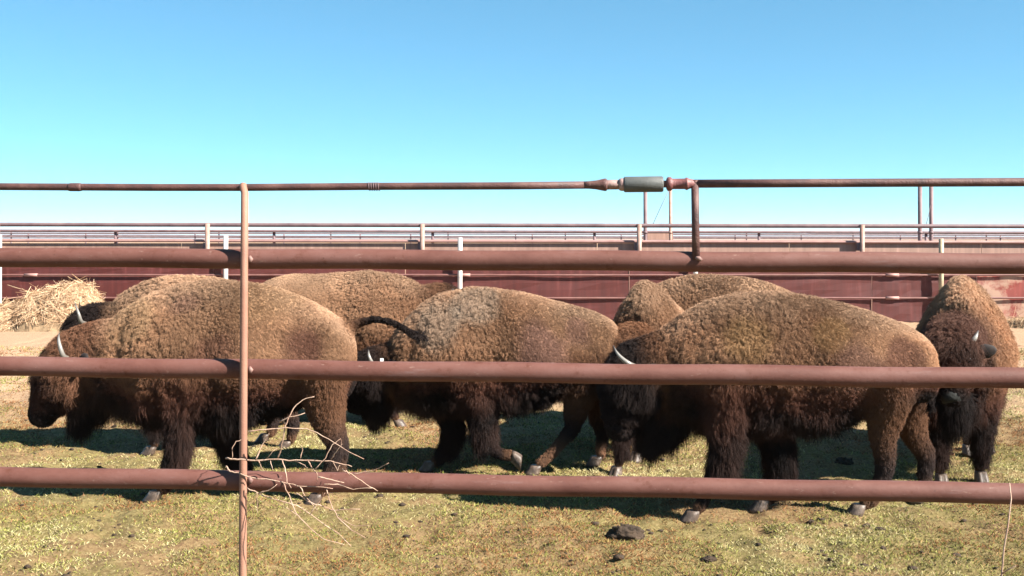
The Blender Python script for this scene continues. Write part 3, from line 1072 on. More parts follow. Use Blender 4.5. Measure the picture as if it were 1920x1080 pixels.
    ed = np.empty(ne * 2, dtype=np.int32); body.edges.foreach_get('vertices', ed); ed = ed.reshape(-1, 2)
    def relax(a, it=6):
        a = a.copy()
        deg = np.bincount(ed.ravel(), minlength=nv).astype(float)
        for _ in range(it):
            s = np.zeros_like(a)
            np.add.at(s, ed[:, 0], a[ed[:, 1]]); np.add.at(s, ed[:, 1], a[ed[:, 0]])
            a = 0.5 * a + 0.5 * s / (deg[:, None] if a.ndim > 1 else deg)
        return a
    W5 = relax(W5)
    wz = co + np.array(origin)
    # hip bone, hollow flank, shoulder mass, crease behind the shoulder, ribs
    def bell(sc, vc, sw, vw): return np.exp(-((Tr[:, 0] - sc) / sw) ** 2 - ((Vr - vc) / vw) ** 2)
    amp = 0.030 * bell(0.17, 0.80, 0.06, 0.12) - 0.034 * bell(0.33, 0.60, 0.07, 0.20) + 0.032 * bell(0.70, 0.45, 0.10, 0.22) - 0.030 * bell(0.56, 0.42, 0.035, 0.30) + 0.022 * bell(0.45, 0.35, 0.09, 0.2) - 0.022 * bell(0.86, 0.6, 0.03, 0.3) + 0.02 * bell(0.13, 0.45, 0.07, 0.2)
    amp = amp + 0.016 * (fbm(wz * 4.5 + spec['seed'], 3) - 0.5) * 2
    amp = relax(amp * W5[:, 0] * (1 - np.abs(no[:, 2]) ** 3 * 0.6), 4)
    co = co + no * amp[:, None]
    body.vertices.foreach_set('co', co.ravel())
    body.update()
    body.vertices.foreach_get('normal', (nb := np.empty(nv * 3)))
    no = nb.reshape(-1, 3)
    wz = co + np.array(origin)
    # ---- pigment, plus a sunlit ridge painted on one neck
    nz1 = fbm(wz * 3.0 + spec['seed'], 4)[:, None]
    nz2 = fbm(wz * 9.0 + spec['seed'] * 2, 3)[:, None]
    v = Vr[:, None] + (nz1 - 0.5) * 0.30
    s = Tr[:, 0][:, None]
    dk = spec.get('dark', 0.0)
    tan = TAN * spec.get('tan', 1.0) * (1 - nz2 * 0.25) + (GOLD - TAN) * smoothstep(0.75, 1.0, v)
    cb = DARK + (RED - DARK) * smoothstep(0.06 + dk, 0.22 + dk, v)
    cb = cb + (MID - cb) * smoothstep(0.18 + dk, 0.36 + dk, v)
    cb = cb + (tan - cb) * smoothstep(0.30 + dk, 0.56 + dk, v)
    big = fbm(wz * 1.7 + spec['seed'] * 5, 3)[:, None]
    cb = cb * (0.72 + 0.56 * smoothstep(0.3, 0.7, big))
    for (pc, pr, pcol, pst) in spec.get('patches', []):
        dd = np.linalg.norm((wz - np.array(pc)) * np.array((1, 0.6, 1)), axis=1)[:, None] + (nz1 - 0.5) * 0.25
        cb = cb + (np.array(pcol) * (0.8 + 0.4 * nz2) - cb) * smoothstep(pr, pr * 0.45, dd) * pst
    # neck end goes dark
    nd = spec.get('neckdark', 0.93)
    cb = cb + (DARK - cb) * smoothstep(nd, 1.0, s) * smoothstep(1.05, 0.4, v)
    th = Tr[:, 1][:, None]
    hs = spec.get('headdark', 0.30)
    hm = np.array(spec.get('headtint', MID * 1.2))
    ch = hm + (DARK * 1.2 - hm) * smoothstep(hs - 0.15, hs + 0.12, th + (nz1 - .5) * .3)
    ch = ch + (RED * 0.75 - ch) * smoothstep(0.45, 0.6, th) * smoothstep(0.85, 0.7, th) * spec.get('facered', 0.35) * smoothstep(0.45, 0.6, nz1)
    tf = Tr[:, 2][:, None]
    cf = RED * spec.get('chap', 1.0) * (0.8 + 0.6 * nz2) + (DARK - RED) * smoothstep(0.06, 0.27, tf + (nz1 - .5) * .2)
    cf = np.maximum(cf, DARK * 0.7)
    cf = cf + (LEG * 0.8 - cf) * smoothstep(0.80, 0.9, tf)
    tb = Tr[:, 3][:, None]
    ck = MID * 0.7 + (DARK * 2.2 - MID * 0.7) * smoothstep(0.2, 0.5, tb)
    ck = ck + (LEG * spec.get('shank', 1.0) - ck) * smoothstep(0.52, 0.72, tb)
    tl = Tr[:, 4][:, None]
    ct = MID + (DARK - MID) * smoothstep(0.0, 0.35, tl)
    cx = np.repeat(DARK[None, :], nv, 0)
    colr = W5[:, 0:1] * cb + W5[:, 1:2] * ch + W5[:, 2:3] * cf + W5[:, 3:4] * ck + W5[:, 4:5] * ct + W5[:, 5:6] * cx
    colr = np.clip(colr, 0.004, 1)
    # ---- hair length, curl, hang
    vv0 = Vr; s0 = Tr[:, 0]
    wool = smoothstep(0.42, 0.66, s0)
    Lb = 0.009 + 0.022 * wool + 0.008 * smoothstep(0.3, 0.1, vv0)
    Lb = Lb + 0.045 * smoothstep(0.18, 0.02, vv0) * smoothstep(0.25, 0.5, s0)
    Lh = 0.026 + 0.03 * smoothstep(0.25, 0.4, Tr[:, 1]) * smoothstep(0.62, 0.45, Tr[:, 1])
    Lh = np.where(Tr[:, 1] > 0.7, 0.012, Lh)
    Lf = 0.03 + 0.03 * smoothstep(0.15, 0.4, Tr[:, 2]); Lf = Lf * smoothstep(0.66, 0.50, Tr[:, 2]) + 0.009
    Lk = 0.010 * np.ones(nv) + 0.008 * smoothstep(0.3, 0.1, Tr[:, 3]); Lk = Lk * smoothstep(0.9, 0.6, Tr[:, 3]) + 0.008
    Lt = 0.006 + 0.04 * smoothstep(0.75, 1.0, Tr[:, 4])
    Lx = np.ones(nv) * 0.075
    Lr = W5[:, 0] * Lb + W5[:, 1] * Lh + W5[:, 2] * Lf + W5[:, 3] * Lk + W5[:, 4] * Lt + W5[:, 5] * Lx
    curl = W5[:, 0] * (0.12 + 0.88 * wool) + W5[:, 1] * 0.7 + W5[:, 2] * 0.25 + W5[:, 5] * 0.2
    # ---- comb direction
    back = -np.array(fwd_body)
    down = np.array((0, 0, -1.0))
    comb = W5[:, 0:1] * (back * (0.55 - 0.2 * wool[:, None]) + down * 0.6) + W5[:, 1:2] * (down * 0.9 + back * 0.25) + W5[:, 2:3] * (down * 1.2 + back * 0.35) + W5[:, 3:4] * down + W5[:, 4:5] * down * 0.5 + W5[:, 5:6] * down * 2.2
    comb = comb - no * (comb * no).sum(1, keepdims=True) * 0.8
    lift = W5[:, 0] * (0.28 + 0.50 * wool) + W5[:, 1] * 0.7 + W5[:, 2] * 0.35 + W5[:, 3] * 0.3 + W5[:, 4] * 0.3 + W5[:, 5] * 0.15

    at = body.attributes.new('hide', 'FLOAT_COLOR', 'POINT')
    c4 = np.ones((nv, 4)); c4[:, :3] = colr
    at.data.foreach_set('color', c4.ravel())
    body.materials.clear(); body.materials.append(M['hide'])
    body.polygons.foreach_set('use_smooth', [True] * len(body.polygons))
    bo = bpy.data.objects.new('body', body)
    COL.objects.link(bo)
    bo.parent = root

    # ---- strands in locks
    body.calc_loop_triangles()
    nt_ = len(body.loop_triangles)
    tri = np.empty(nt_ * 3, dtype=np.int32); body.loop_triangles.foreach_get('vertices', tri); tri = tri.reshape(-1, 3)
    a, b, c = co[tri[:, 0]], co[tri[:, 1]], co[tri[:, 2]]
    area = 0.5 * np.linalg.norm(np.cross(b - a, c - a), axis=1)
    fn = norm(np.cross(b - a, c - a))
    cen = (a + b + c) / 3 + np.array(origin)
    vis = (fn * norm(np.array((0, 0, CAM_H)) - cen)).sum(1)
    dens = area * np.where(vis > -0.25, 1.0, 0.22)
    rg = np.random.default_rng(int(spec['seed'] * 100))
    nl = int(spec.get('locks', 9000) * 3.2)
    K = 10
    pick = rg.choice(nt_, size=nl, p=dens / dens.sum())
    r1 = np.sqrt(rg.random(nl)); r2 = rg.random(nl)
    bc = np.stack([1 - r1, r1 * (1 - r2), r1 * r2], -1)
    def ip(arr):
        g = arr[tri[pick]]
        return (g * (bc[..., None] if arr.ndim > 1 else bc)).sum(1)
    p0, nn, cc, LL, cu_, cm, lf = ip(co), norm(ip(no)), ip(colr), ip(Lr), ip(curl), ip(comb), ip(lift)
    LL = LL * (0.6 + 0.8 * rg.random(nl) ** 1.5)
    pw = p0 + spec['seed']
    LL = LL * (0.55 + 0.95 * fbm(pw * 13, 3))
    swirl = np.stack([fbm(pw * 5 + 3.3, 3), fbm(pw * 5 + 11.7, 3), fbm(pw * 5 + 23.1, 3)], -1) - 0.5
    cm = cm + swirl * (0.35 + 1.05 * np.minimum(1, cu_))[:, None]
    t1 = norm(np.cross(nn, rg.normal(size=(nl, 3)))); t2 = np.cross(nn, t1)
    # children around the lock
    spread = 0.0085 + 0.07 * LL
    ang = rg.random((nl, K)) * 2 * np.pi
    rad_ = np.sqrt(rg.random((nl, K))) * spread[:, None]
    off = t1[:, None, :] * (np.cos(ang) * rad_)[..., None] + t2[:, None, :] * (np.sin(ang) * rad_)[..., None]
    P = 6
    sarr = np.linspace(0, 1, P)
    jit = rg.normal(size=(nl, 3)) * 0.22
    d0 = norm(nn * lf[:, None] + cm * 0.9 + jit)
    dch = norm(d0[:, None, :] + rg.normal(size=(nl, K, 3)) * 0.20)
    ph = rg.random(nl) * 2 * np.pi
    turns = 0.8 + 0.7 * rg.random(nl)
    cr_ = cu_ * LL * (0.13 + 0.1 * rg.random(nl))
    u1 = norm(np.cross(d0, t1 + 0.01)); u2 = np.cross(d0, u1)
    th_ = ph[:, None] + (turns * 2 * np.pi)[:, None] * sarr[None, :]
    hel = (u1[:, None, :] * (np.cos(th_) - np.cos(ph)[:, None])[..., None] + u2[:, None, :] * (np.sin(th_) - np.sin(ph)[:, None])[..., None]) * (cr_[:, None] * np.minimum(1, sarr * 2)[None, :])[..., None]
    clump = 1 - (0.15 + 0.45 * np.minimum(1, cu_))[:, None, None, None] * sarr[None, None, :, None]
    Lc = LL[:, None] * (0.8 + 0.35 * rg.random((nl, K)))
    pos = p0[:, None, None, :] + off[:, :, None, :] * clump + dch[:, :, None, :] * (Lc[:, :, None] * sarr[None, None, :])[..., None] + hel[:, None, :, :]
    pos = pos + np.array((0, 0, -1.0)) * (Lc[:, :, None] * (sarr ** 2)[None, None, :])[..., None] * np.minimum(0.9, 6.0 * LL)[:, None, None, None]
    # never let a strand sink into the skin
    hgt = ((pos - p0[:, None, None, :]) * nn[:, None, None, :]).sum(-1)
    lim = (-0.002 + 0.009 * np.sqrt(sarr))[None, None, :] * np.minimum(1, LL / 0.02)[:, None, None]
    pos = pos + nn[:, None, None, :] * np.maximum(0, lim - hgt)[..., None]
    pos = pos.reshape(nl * K, P, 3)
    # keep hair out of the ground
    gz = 0.004 - origin.z
    pos[..., 2] = np.maximum(pos[..., 2], gz)
    w0 = spec.get('hairw', 0.00075)
    rad = np.repeat((w0 * (0.7 + 0.6 * rg.random(nl * K)))[:, None], P, 1) * np.array([1, 1, 1, 0.9, 0.75, 0.4])[None, :]
    lockv = 0.90 + 0.20 * rg.random((nl, 1, 1))
    cK = cc[:, None, :] * lockv * (0.85 + 0.3 * rg.random((nl, K, 1)))
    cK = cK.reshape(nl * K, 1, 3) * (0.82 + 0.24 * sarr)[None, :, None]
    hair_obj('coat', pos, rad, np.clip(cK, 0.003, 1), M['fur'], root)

    # ---- horns, ears, eyes, hooves
    for h in spec.get('horns', []):
        P = cr(np.array([[*p, r * 0.56] for p, r in h], float), 4)
        vs, fs = tube_data([Vector(q[:3]) for q in P], list(P[:, 3]), 12)
        o = mesh_obj('horn', vs, fs, M['horn'], root)
        al = o.data.attributes.new('along', 'FLOAT', 'POINT')
        mm = len(P)
        al.data.foreach_set('value', [i / (mm - 1) for i in range(mm) for _ in range(12)])
    for (p, d, L) in spec.get('ears', []):
        p = Vector(p); d = Vector(d).normalized()
        pts = [p - d * 0.03, p + d * L * 0.3, p + d * L * 0.65, p + d * L * 0.92, p + d * L]
        ear_o = tube('ear', pts, [0.022, 0.045, 0.05, 0.028, 0.006], M['ear'], root, 12, side=(0, 1, 0), lat=[0.02, 0.02, 0.018, 0.012, 0.005])
    for p in spec.get('tags', []):
        p = Vector(p)
        vs, fs = box_data(p.x - 0.012, p.x + 0.012, p.y - 0.003, p.y + 0.003, p.z - 0.02, p.z + 0.012)
        mesh_obj('ear_tag', vs, fs, M['tagw'], ear_o, False).location = (0, 0, 0)
    for p in spec.get('eyes', []):
        bm = bmesh.new(); bmesh.ops.create_uvsphere(bm, u_segments=14, v_segments=10, radius=0.024)
        me = bpy.data.meshes.new('eye'); bm.to_mesh(me); bm.free()
        me.polygons.foreach_set('use_smooth', [True] * len(me.polygons)); me.materials.append(M['eye'])
        o = bpy.data.objects.new('eye', me); COL.objects.link(o); o.parent = root; o.location = Vector(p) - origin
    if spec.get('nose'):
        p, d, r = spec['nose']; p = Vector(p); d = Vector(d).normalized()
        tube('nose', [p - d * 0.07, p - d * 0.02, p + d * 0.014, p + d * 0.022], [r * 0.8, r, r * 0.85, r * 0.5], M['nose'], root, 14, side=spec['head_side'], lat=[r * 0.9, r * 1.1, r * 1.0, r * 0.6])
    for lg in spec['legs']:
        if lg.get('hoof') is not None:
            c, fw, tilt = lg['hoof']
            hoof_mesh(c, fw, lg.get('hs', 1.0), root, origin, tilt)
    return root


def gz(x, y):
    return float(ground_h(np.array([x]), np.array([y]))[0])


def leg(Y, joints, hoof_px, front, fwd=(-1, 0, 0), lifted=None, hs=1.0, Yh=None):
    """joints (px, py, r) from the shoulder or hip down; the hoof stands on the ground at column hoof_px"""
    Yh = Yh or Y
    js = [(U(px, py, Y + (Yh - Y) * k / max(1, len(joints) - 1)), r * (0.95 if k == 0 else 0.84 if k < 4 else 0.92)) for k, (px, py, r) in enumerate(joints)]
    if lifted is None:
        x = (hoof_px - 960) / F * Yh
        top = Vector((x, Yh, gz(x, Yh) + 0.070 * hs))
        last = js[-1][0]
        js.append((last.lerp(top, 0.6) - Vector(fwd) * 0.012, 0.041 * hs))
        js.append((top, 0.038 * hs))
        hoof = (top, fwd, 0.0)
    else:
        (hx, hy, tilt) = lifted
        top = U(hx, hy, Yh)
        js.append((top, 0.042 * hs))
        hoof = (top, fwd, tilt)
    return dict(j=js, front=front, hoof=hoof, hs=hs)


def stations_px(Y, lst):
    return [((px - 960) / F * Y, Y, ZA(t, Y), ZA(b, Y), hw, k) for px, t, b, hw, k in lst]

L_ = (-1, 0, 0)
R_ = (1, 0, 0)
SPECS = []

# 1: front left bison, head lowered to the left, tail swung out
Y = 7.22
SPECS.append(dict(
    label='leftmost bison in front, head lowered at the left edge, dark tail swung out behind',
    origin=((360 - 960) / F * Y, Y, 0), seed=1.3, locks=17000,
    patches=[(U(560, 655, 6.9), 0.22, (0.17, 0.075, 0.052), 0.8), (U(340, 560, 6.95), 0.16, (0.235, 0.125, 0.095), 0.5), (U(400, 665, 6.9), 0.2, (0.17, 0.075, 0.052), 0.6), (U(505, 545, 7.1), 0.3, (0.40, 0.24, 0.13), 0.5), (U(240, 600, 7.05), 0.2, (0.42, 0.27, 0.15), 0.6)],  # last patch paints the sunlit neck ridge into the coat colour
    stations=stations_px(Y, [(666, 640, 700, 0.05, 0.0), (655, 615, 735, 0.17, 0.05), (625, 588, 750, 0.25, 0.1), (580, 562, 755, 0.29, 0.12), (520, 540, 765, 0.33, 0.15),
                             (450, 529, 772, 0.35, 0.25), (390, 531, 774, 0.345, 0.38), (330, 541, 770, 0.33, 0.45), (275, 562, 762, 0.30, 0.42), (235, 588, 752, 0.25, 0.3), (205, 615, 740, 0.2, 0.2)]),
    head=[(U(270, 670, Y), 0.28, 0.22), (U(215, 670, Y), 0.25, 0.20), (U(168, 668, Y), 0.21, 0.18), (U(137, 685, Y), 0.185, 0.165), (U(115, 715, Y), 0.155, 0.14), (U(97, 745, Y), 0.125, 0.115), (U(83, 770, Y), 0.098, 0.10), (U(75, 787, Y), 0.075, 0.085), (U(71, 795, Y), 0.04, 0.05)],
    head_side=(0, 1, 0), headdark=0.50, facered=1.0, headtint=(0.20, 0.095, 0.055),
    extra=[[(U(190, 725, Y), 0.13, 0.10), (U(158, 762, Y), 0.09, 0.07), (U(140, 790, Y), 0.04, 0.04)]],
    legs=[leg(7.05, [(325, 690, 0.19), (333, 760, 0.13), (335, 820, 0.085), (325, 862, 0.058), (318, 905, 0.042)], 296, True),
          leg(7.40, [(380, 690, 0.17), (405, 770, 0.13), (432, 830, 0.085), (455, 880, 0.055), (466, 905, 0.042)], 466, True),
          leg(7.06, [(600, 680, 0.23), (606, 740, 0.17), (612, 790, 0.11), (628, 832, 0.068), (622, 870, 0.05), (610, 910, 0.042)], 597, False),
          leg(7.38, [(610, 680, 0.2), (616, 745, 0.14), (626, 800, 0.09), (640, 838, 0.06), (636, 880, 0.042)], 628, False)],
    tail=[(U(650, 620, Y), 0.05), (U(668, 608, Y), 0.034), (U(695, 600, Y - .02), 0.026), (U(722, 601, Y - .05), 0.024), (U(748, 611, Y - .06), 0.024), (U(772, 625, Y - .06), 0.024), (U(800, 633, Y - .06), 0.014)],
    horns=[[(U(128, 672, 7.04), 0.030), (U(119, 668, 6.98), 0.030), (U(113, 652, 6.97), 0.024), (U(110, 636, 6.99), 0.015), (U(111, 624, 7.02), 0.004)]],
    ears=[(U(152, 672, 7.05), (0.6, -0.7, -0.1), 0.13)], eyes=[U(112, 706, 7.085)],
    nose=(U(68, 780, Y), (-0.8, 0, -0.5), 0.065)))

# 2: bison half hidden behind number one
Y = 8.9
SPECS.append(dict(
    label='bison hidden behind the leftmost one, only its dark horned crown and hump showing',
    origin=((360 - 960) / F * Y, Y, 0), seed=2.7, locks=8000,
    stations=stations_px(Y, [(592, 640, 690, 0.05, 0.0), (580, 600, 720, 0.18, 0.05), (545, 565, 730, 0.26, 0.1), (480, 542, 735, 0.32, 0.15), (420, 524, 740, 0.33, 0.25), (360, 520, 740, 0.33, 0.38), (300, 524, 735, 0.32, 0.45), (255, 540, 730, 0.29, 0.4), (220, 565, 725, 0.24, 0.3)]),
    head=[(U(270, 640, Y), 0.26, 0.2), (U(225, 625, Y), 0.23, 0.19), (U(188, 612, Y), 0.19, 0.175), (U(165, 625, Y), 0.17, 0.16), (U(152, 655, Y), 0.14, 0.13), (U(142, 690, Y), 0.11, 0.11), (U(134, 715, Y), 0.08, 0.09), (U(131, 725, Y), 0.04, 0.05)],
    head_side=(0, 1, 0), headdark=0.22,
    legs=[leg(8.75, [(300, 650, 0.17), (295, 720, 0.13), (290, 780, 0.08), (288, 812, 0.045)], 286, True),
          leg(9.05, [(330, 650, 0.17), (335, 720, 0.13), (340, 780, 0.08), (340, 812, 0.045)], 338, True),
          leg(8.95, [(545, 650, 0.2), (545, 720, 0.15), (540, 765, 0.09), (550, 795, 0.06), (546, 818, 0.044)], 540, False),
          leg(9.2, [(520, 650, 0.2), (512, 720, 0.15), (505, 760, 0.09), (512, 790, 0.06), (508, 812, 0.044)], 500, False)],
    horns=[[(U(160, 607, 8.72), 0.032), (U(152, 603, 8.64), 0.030), (U(148, 590, 8.62), 0.022), (U(144, 578, 8.64), 0.013), (U(140, 567, 8.68), 0.004)],
           [(U(165, 600, 9.05), 0.030), (U(158, 597, 9.14), 0.028), (U(153, 586, 9.16), 0.02), (U(150, 575, 9.14), 0.012), (U(149, 566, 9.1), 0.004)]],
    ears=[(U(185, 612, 8.74), (0.7, -0.6, -0.1), 0.12)]))

# 3: far bison facing right
Y = 10.1
SPECS.append(dict(
    label='farthest bison, facing right, its woolly back rising between the two left front animals',
    origin=((640 - 960) / F * Y, Y, 0), seed=3.9, locks=9000, tan=1.1,
    stations=stations_px(Y, [(470, 570, 640, 0.05, 0), (478, 548, 680, 0.18, 0.05), (500, 527, 700, 0.26, 0.1), (545, 514, 705, 0.31, 0.15), (600, 514, 712, 0.33, 0.22), (655, 512, 715, 0.34, 0.32), (710, 512, 712, 0.34, 0.42), (755, 520, 705, 0.31, 0.42), (790, 540, 690, 0.26, 0.3), (812, 565, 680, 0.2, 0.2)]),
    head=[(U(765, 600, Y), 0.25, 0.2), (U(800, 580, Y), 0.22, 0.19), (U(828, 572, Y), 0.19, 0.175), (U(846, 585, Y), 0.16, 0.16), (U(856, 615, Y), 0.13, 0.13), (U(864, 645, Y), 0.1, 0.1), (U(868, 662, Y), 0.05, 0.06)],
    head_side=(0, 1, 0), headdark=0.3,
    legs=[leg(9.95, [(735, 640, 0.17), (738, 690, 0.12), (740, 735, 0.075), (740, 765, 0.045)], 744, True, R_),
          leg(10.25, [(700, 640, 0.17), (700, 690, 0.12), (698, 735, 0.075), (696, 765, 0.045)], 700, True, R_),
          leg(9.95, [(525, 640, 0.2), (528, 695, 0.14), (532, 735, 0.08), (522, 760, 0.055), (526, 778, 0.044)], 532, False, R_),
          leg(10.25, [(500, 640, 0.2), (502, 695, 0.14), (505, 735, 0.08), (497, 760, 0.055), (500, 775, 0.044)], 505, False, R_)],
    horns=[[(U(838, 570, 9.92), 0.03), (U(846, 566, 9.84), 0.028), (U(850, 553, 9.83), 0.02), (U(849, 541, 9.86), 0.005)]],
    ears=[(U(820, 572, 9.94), (-0.7, -0.6, -0.1), 0.12)], eyes=[U(852, 600, 9.95)]))

# 4: middle bison walking left
Y = 8.0
SPECS.append(dict(
    label='middle bison walking left with one front hoof lifted, greyish wool on its shoulder',
    origin=((900 - 960) / F * Y, Y, 0), seed=4.4, locks=14000,
    patches=[(U(815, 615, 7.75), 0.22, (0.36, 0.28, 0.21), 0.6), (U(890, 565, 7.8), 0.17, (0.36, 0.28, 0.21), 0.6), (U(1010, 660, 7.7), 0.25, (0.235, 0.125, 0.095), 0.8), (U(1080, 620, 7.75), 0.14, (0.235, 0.125, 0.095), 0.6)], shank=1.25, dark=0.03,
    stations=stations_px(Y, [(1166, 640, 690, 0.05, 0.0), (1158, 614, 720, 0.17, 0.05), (1135, 594, 725, 0.25, 0.1), (1095, 577, 730, 0.29, 0.12), (1040, 563, 740, 0.33, 0.15),
                             (975, 548, 748, 0.35, 0.25), (905, 542, 750, 0.345, 0.38), (850, 549, 752, 0.33, 0.44), (805, 567, 755, 0.30, 0.42), (770, 595, 745, 0.25, 0.3), (745, 625, 735, 0.2, 0.2)]),
    head=[(U(800, 675, Y), 0.27, 0.22), (U(755, 688, Y), 0.22, 0.19), (U(722, 694, Y), 0.175, 0.175), (U(698, 704, Y), 0.165, 0.16), (U(682, 724, Y), 0.14, 0.135), (U(672, 746, Y), 0.115, 0.11), (U(666, 762, Y), 0.09, 0.095), (U(663, 772, Y), 0.05, 0.06)],
    head_side=(0, 1, 0), headdark=0.25, facered=0.1,
    extra=[[(U(720, 735, Y), 0.10, 0.09), (U(700, 765, Y), 0.07, 0.06), (U(690, 778, Y), 0.03, 0.03)]],
    legs=[leg(7.86, [(885, 690, 0.18), (900, 755, 0.135), (907, 805, 0.085), (918, 838, 0.06), (938, 851, 0.045)], 0, True, (0.1, 0, -1.0), (960, 853, (1.0, 0.0, -0.12))),
          leg(8.05, [(820, 690, 0.18), (838, 755, 0.13), (848, 800, 0.085), (838, 832, 0.055), (826, 862, 0.042)], 809, True),
          leg(7.92, [(1090, 670, 0.23), (1088, 735, 0.15), (1078, 775, 0.10), (1072, 803, 0.065), (1046, 836, 0.043)], 1008, False),
          leg(8.22, [(1120, 670, 0.2), (1125, 735, 0.13), (1120, 780, 0.08), (1130, 812, 0.055), (1126, 840, 0.042)], 1122, False)],
    tail=[(U(1160, 625, Y), 0.035), (U(1172, 650, Y), 0.022), (U(1172, 690, Y), 0.018), (U(1166, 725, Y), 0.016)],
    horns=[[(U(706, 684, 7.85), 0.030), (U(698, 681, 7.78), 0.028), (U(692, 668, 7.77), 0.02), (U(691, 656, 7.8), 0.005)]],
    ears=[(U(726, 684, 7.84), (0.7, -0.6, -0.05), 0.12)], tags=[U(716, 675, 7.74)], eyes=[U(688, 712, 7.87)],
    nose=(U(663, 764, Y), (-0.8, 0, -0.5), 0.06)))

# 5: bison behind, turned half towards the camera
def st5(lst):
    return [((px - 960) / F * yy, yy, ZA(t, yy), ZA(b, yy), hw, k) for px, yy, t, b, hw, k in lst]
SPECS.append(dict(
    label='bison facing the viewer in the gap between middle and large right bison, narrow pale hump',
    origin=((1205 - 960) / F * 8.7, 8.7, 0), seed=5.2, locks=9000, tan=1.12,
    stations=st5([(1250, 9.75, 590, 640, 0.05, 0.0), (1248, 9.68, 572, 680, 0.18, 0.05), (1242, 9.5, 562, 700, 0.25, 0.1), (1234, 9.2, 553, 720, 0.28, 0.14), (1226, 8.9, 543, 735, 0.29, 0.3), (1217, 8.62, 533, 745, 0.29, 0.5), (1208, 8.4, 530, 752, 0.28, 0.62), (1200, 8.2, 538, 755, 0.26, 0.6), (1192, 8.05, 562, 750, 0.21, 0.45)]),
    head=[(U(1205, 655, 8.3), 0.24, 0.22), (U(1193, 655, 8.08), 0.21, 0.2), (U(1186, 660, 7.92), 0.18, 0.18), (U(1182, 680, 7.84), 0.155, 0.16), (U(1179, 708, 7.78), 0.13, 0.135), (U(1177, 735, 7.74), 0.105, 0.11), (U(1176, 755, 7.72), 0.08, 0.09), (U(1176, 765, 7.71), 0.04, 0.05)],
    head_side=(0.95, 0.3, 0), headdark=0.4,
    legs=[leg(8.0, [(1172, 690, 0.16), (1166, 760, 0.11), (1164, 805, 0.07), (1164, 840, 0.05), (1164, 858, 0.042)], 1157, True, (-0.5, -0.85, 0)),
          leg(8.45, [(1225, 690, 0.16), (1212, 755, 0.11), (1202, 800, 0.07), (1199, 832, 0.045)], 1195, True, (-0.5, -0.85, 0)),
          leg(9.25, [(1222, 660, 0.18), (1224, 715, 0.13), (1222, 755, 0.08), (1226, 785, 0.055), (1224, 805, 0.042)], 1222, False, (-0.3, -0.9, 0)),
          leg(9.45, [(1262, 660, 0.18), (1262, 715, 0.13), (1260, 755, 0.08), (1264, 785, 0.055), (1262, 803, 0.042)], 1260, False, (-0.3, -0.9, 0))]))

# 8: back of another one farther off, behind the big right-hand animal
Y = 9.9
SPECS.append(dict(
    label='bison whose long smooth tan back shows behind the large right hand bison, head hidden',
    origin=((1360 - 960) / F * Y, Y, 0), seed=8.6, locks=8000, tan=1.12,
    stations=stations_px(Y, [(1512, 590, 650, 0.05, 0.0), (1504, 565, 680, 0.17, 0.05), (1478, 545, 695, 0.25, 0.1), (1440, 529, 700, 0.3, 0.12), (1390, 519, 705, 0.33, 0.18), (1335, 517, 708, 0.34, 0.28), (1285, 521, 708, 0.33, 0.38), (1240, 533, 702, 0.3, 0.4), (1208, 556, 695, 0.25, 0.3), (1188, 580, 690, 0.2, 0.2)]),
    head=[(U(1235, 620, Y), 0.25, 0.2), (U(1200, 622, Y), 0.21, 0.18), (U(1176, 628, Y), 0.175, 0.17), (U(1162, 645, Y), 0.155, 0.155), (U(1153, 668, Y), 0.13, 0.13), (U(1147, 690, Y), 0.1, 0.1), (U(1144, 702, Y), 0.05, 0.06)],
    head_side=(0, 1, 0), headdark=0.35,
    legs=[leg(9.75, [(1275, 640, 0.17), (1272, 690, 0.11), (1270, 735, 0.07), (1268, 765, 0.045)], 1264, True),
          leg(10.05, [(1300, 640, 0.17), (1302, 690, 0.11), (1304, 735, 0.07), (1304, 762, 0.045)], 1300, True),
          leg(9.75, [(1465, 640, 0.19), (1466, 690, 0.13), (1462, 732, 0.08), (1470, 758, 0.055), (1466, 775, 0.042)], 1460, False),
          leg(10.05, [(1488, 640, 0.19), (1490, 690, 0.13), (1488, 730, 0.08), (1495, 755, 0.055), (1492, 770, 0.042)], 1487, False)]))

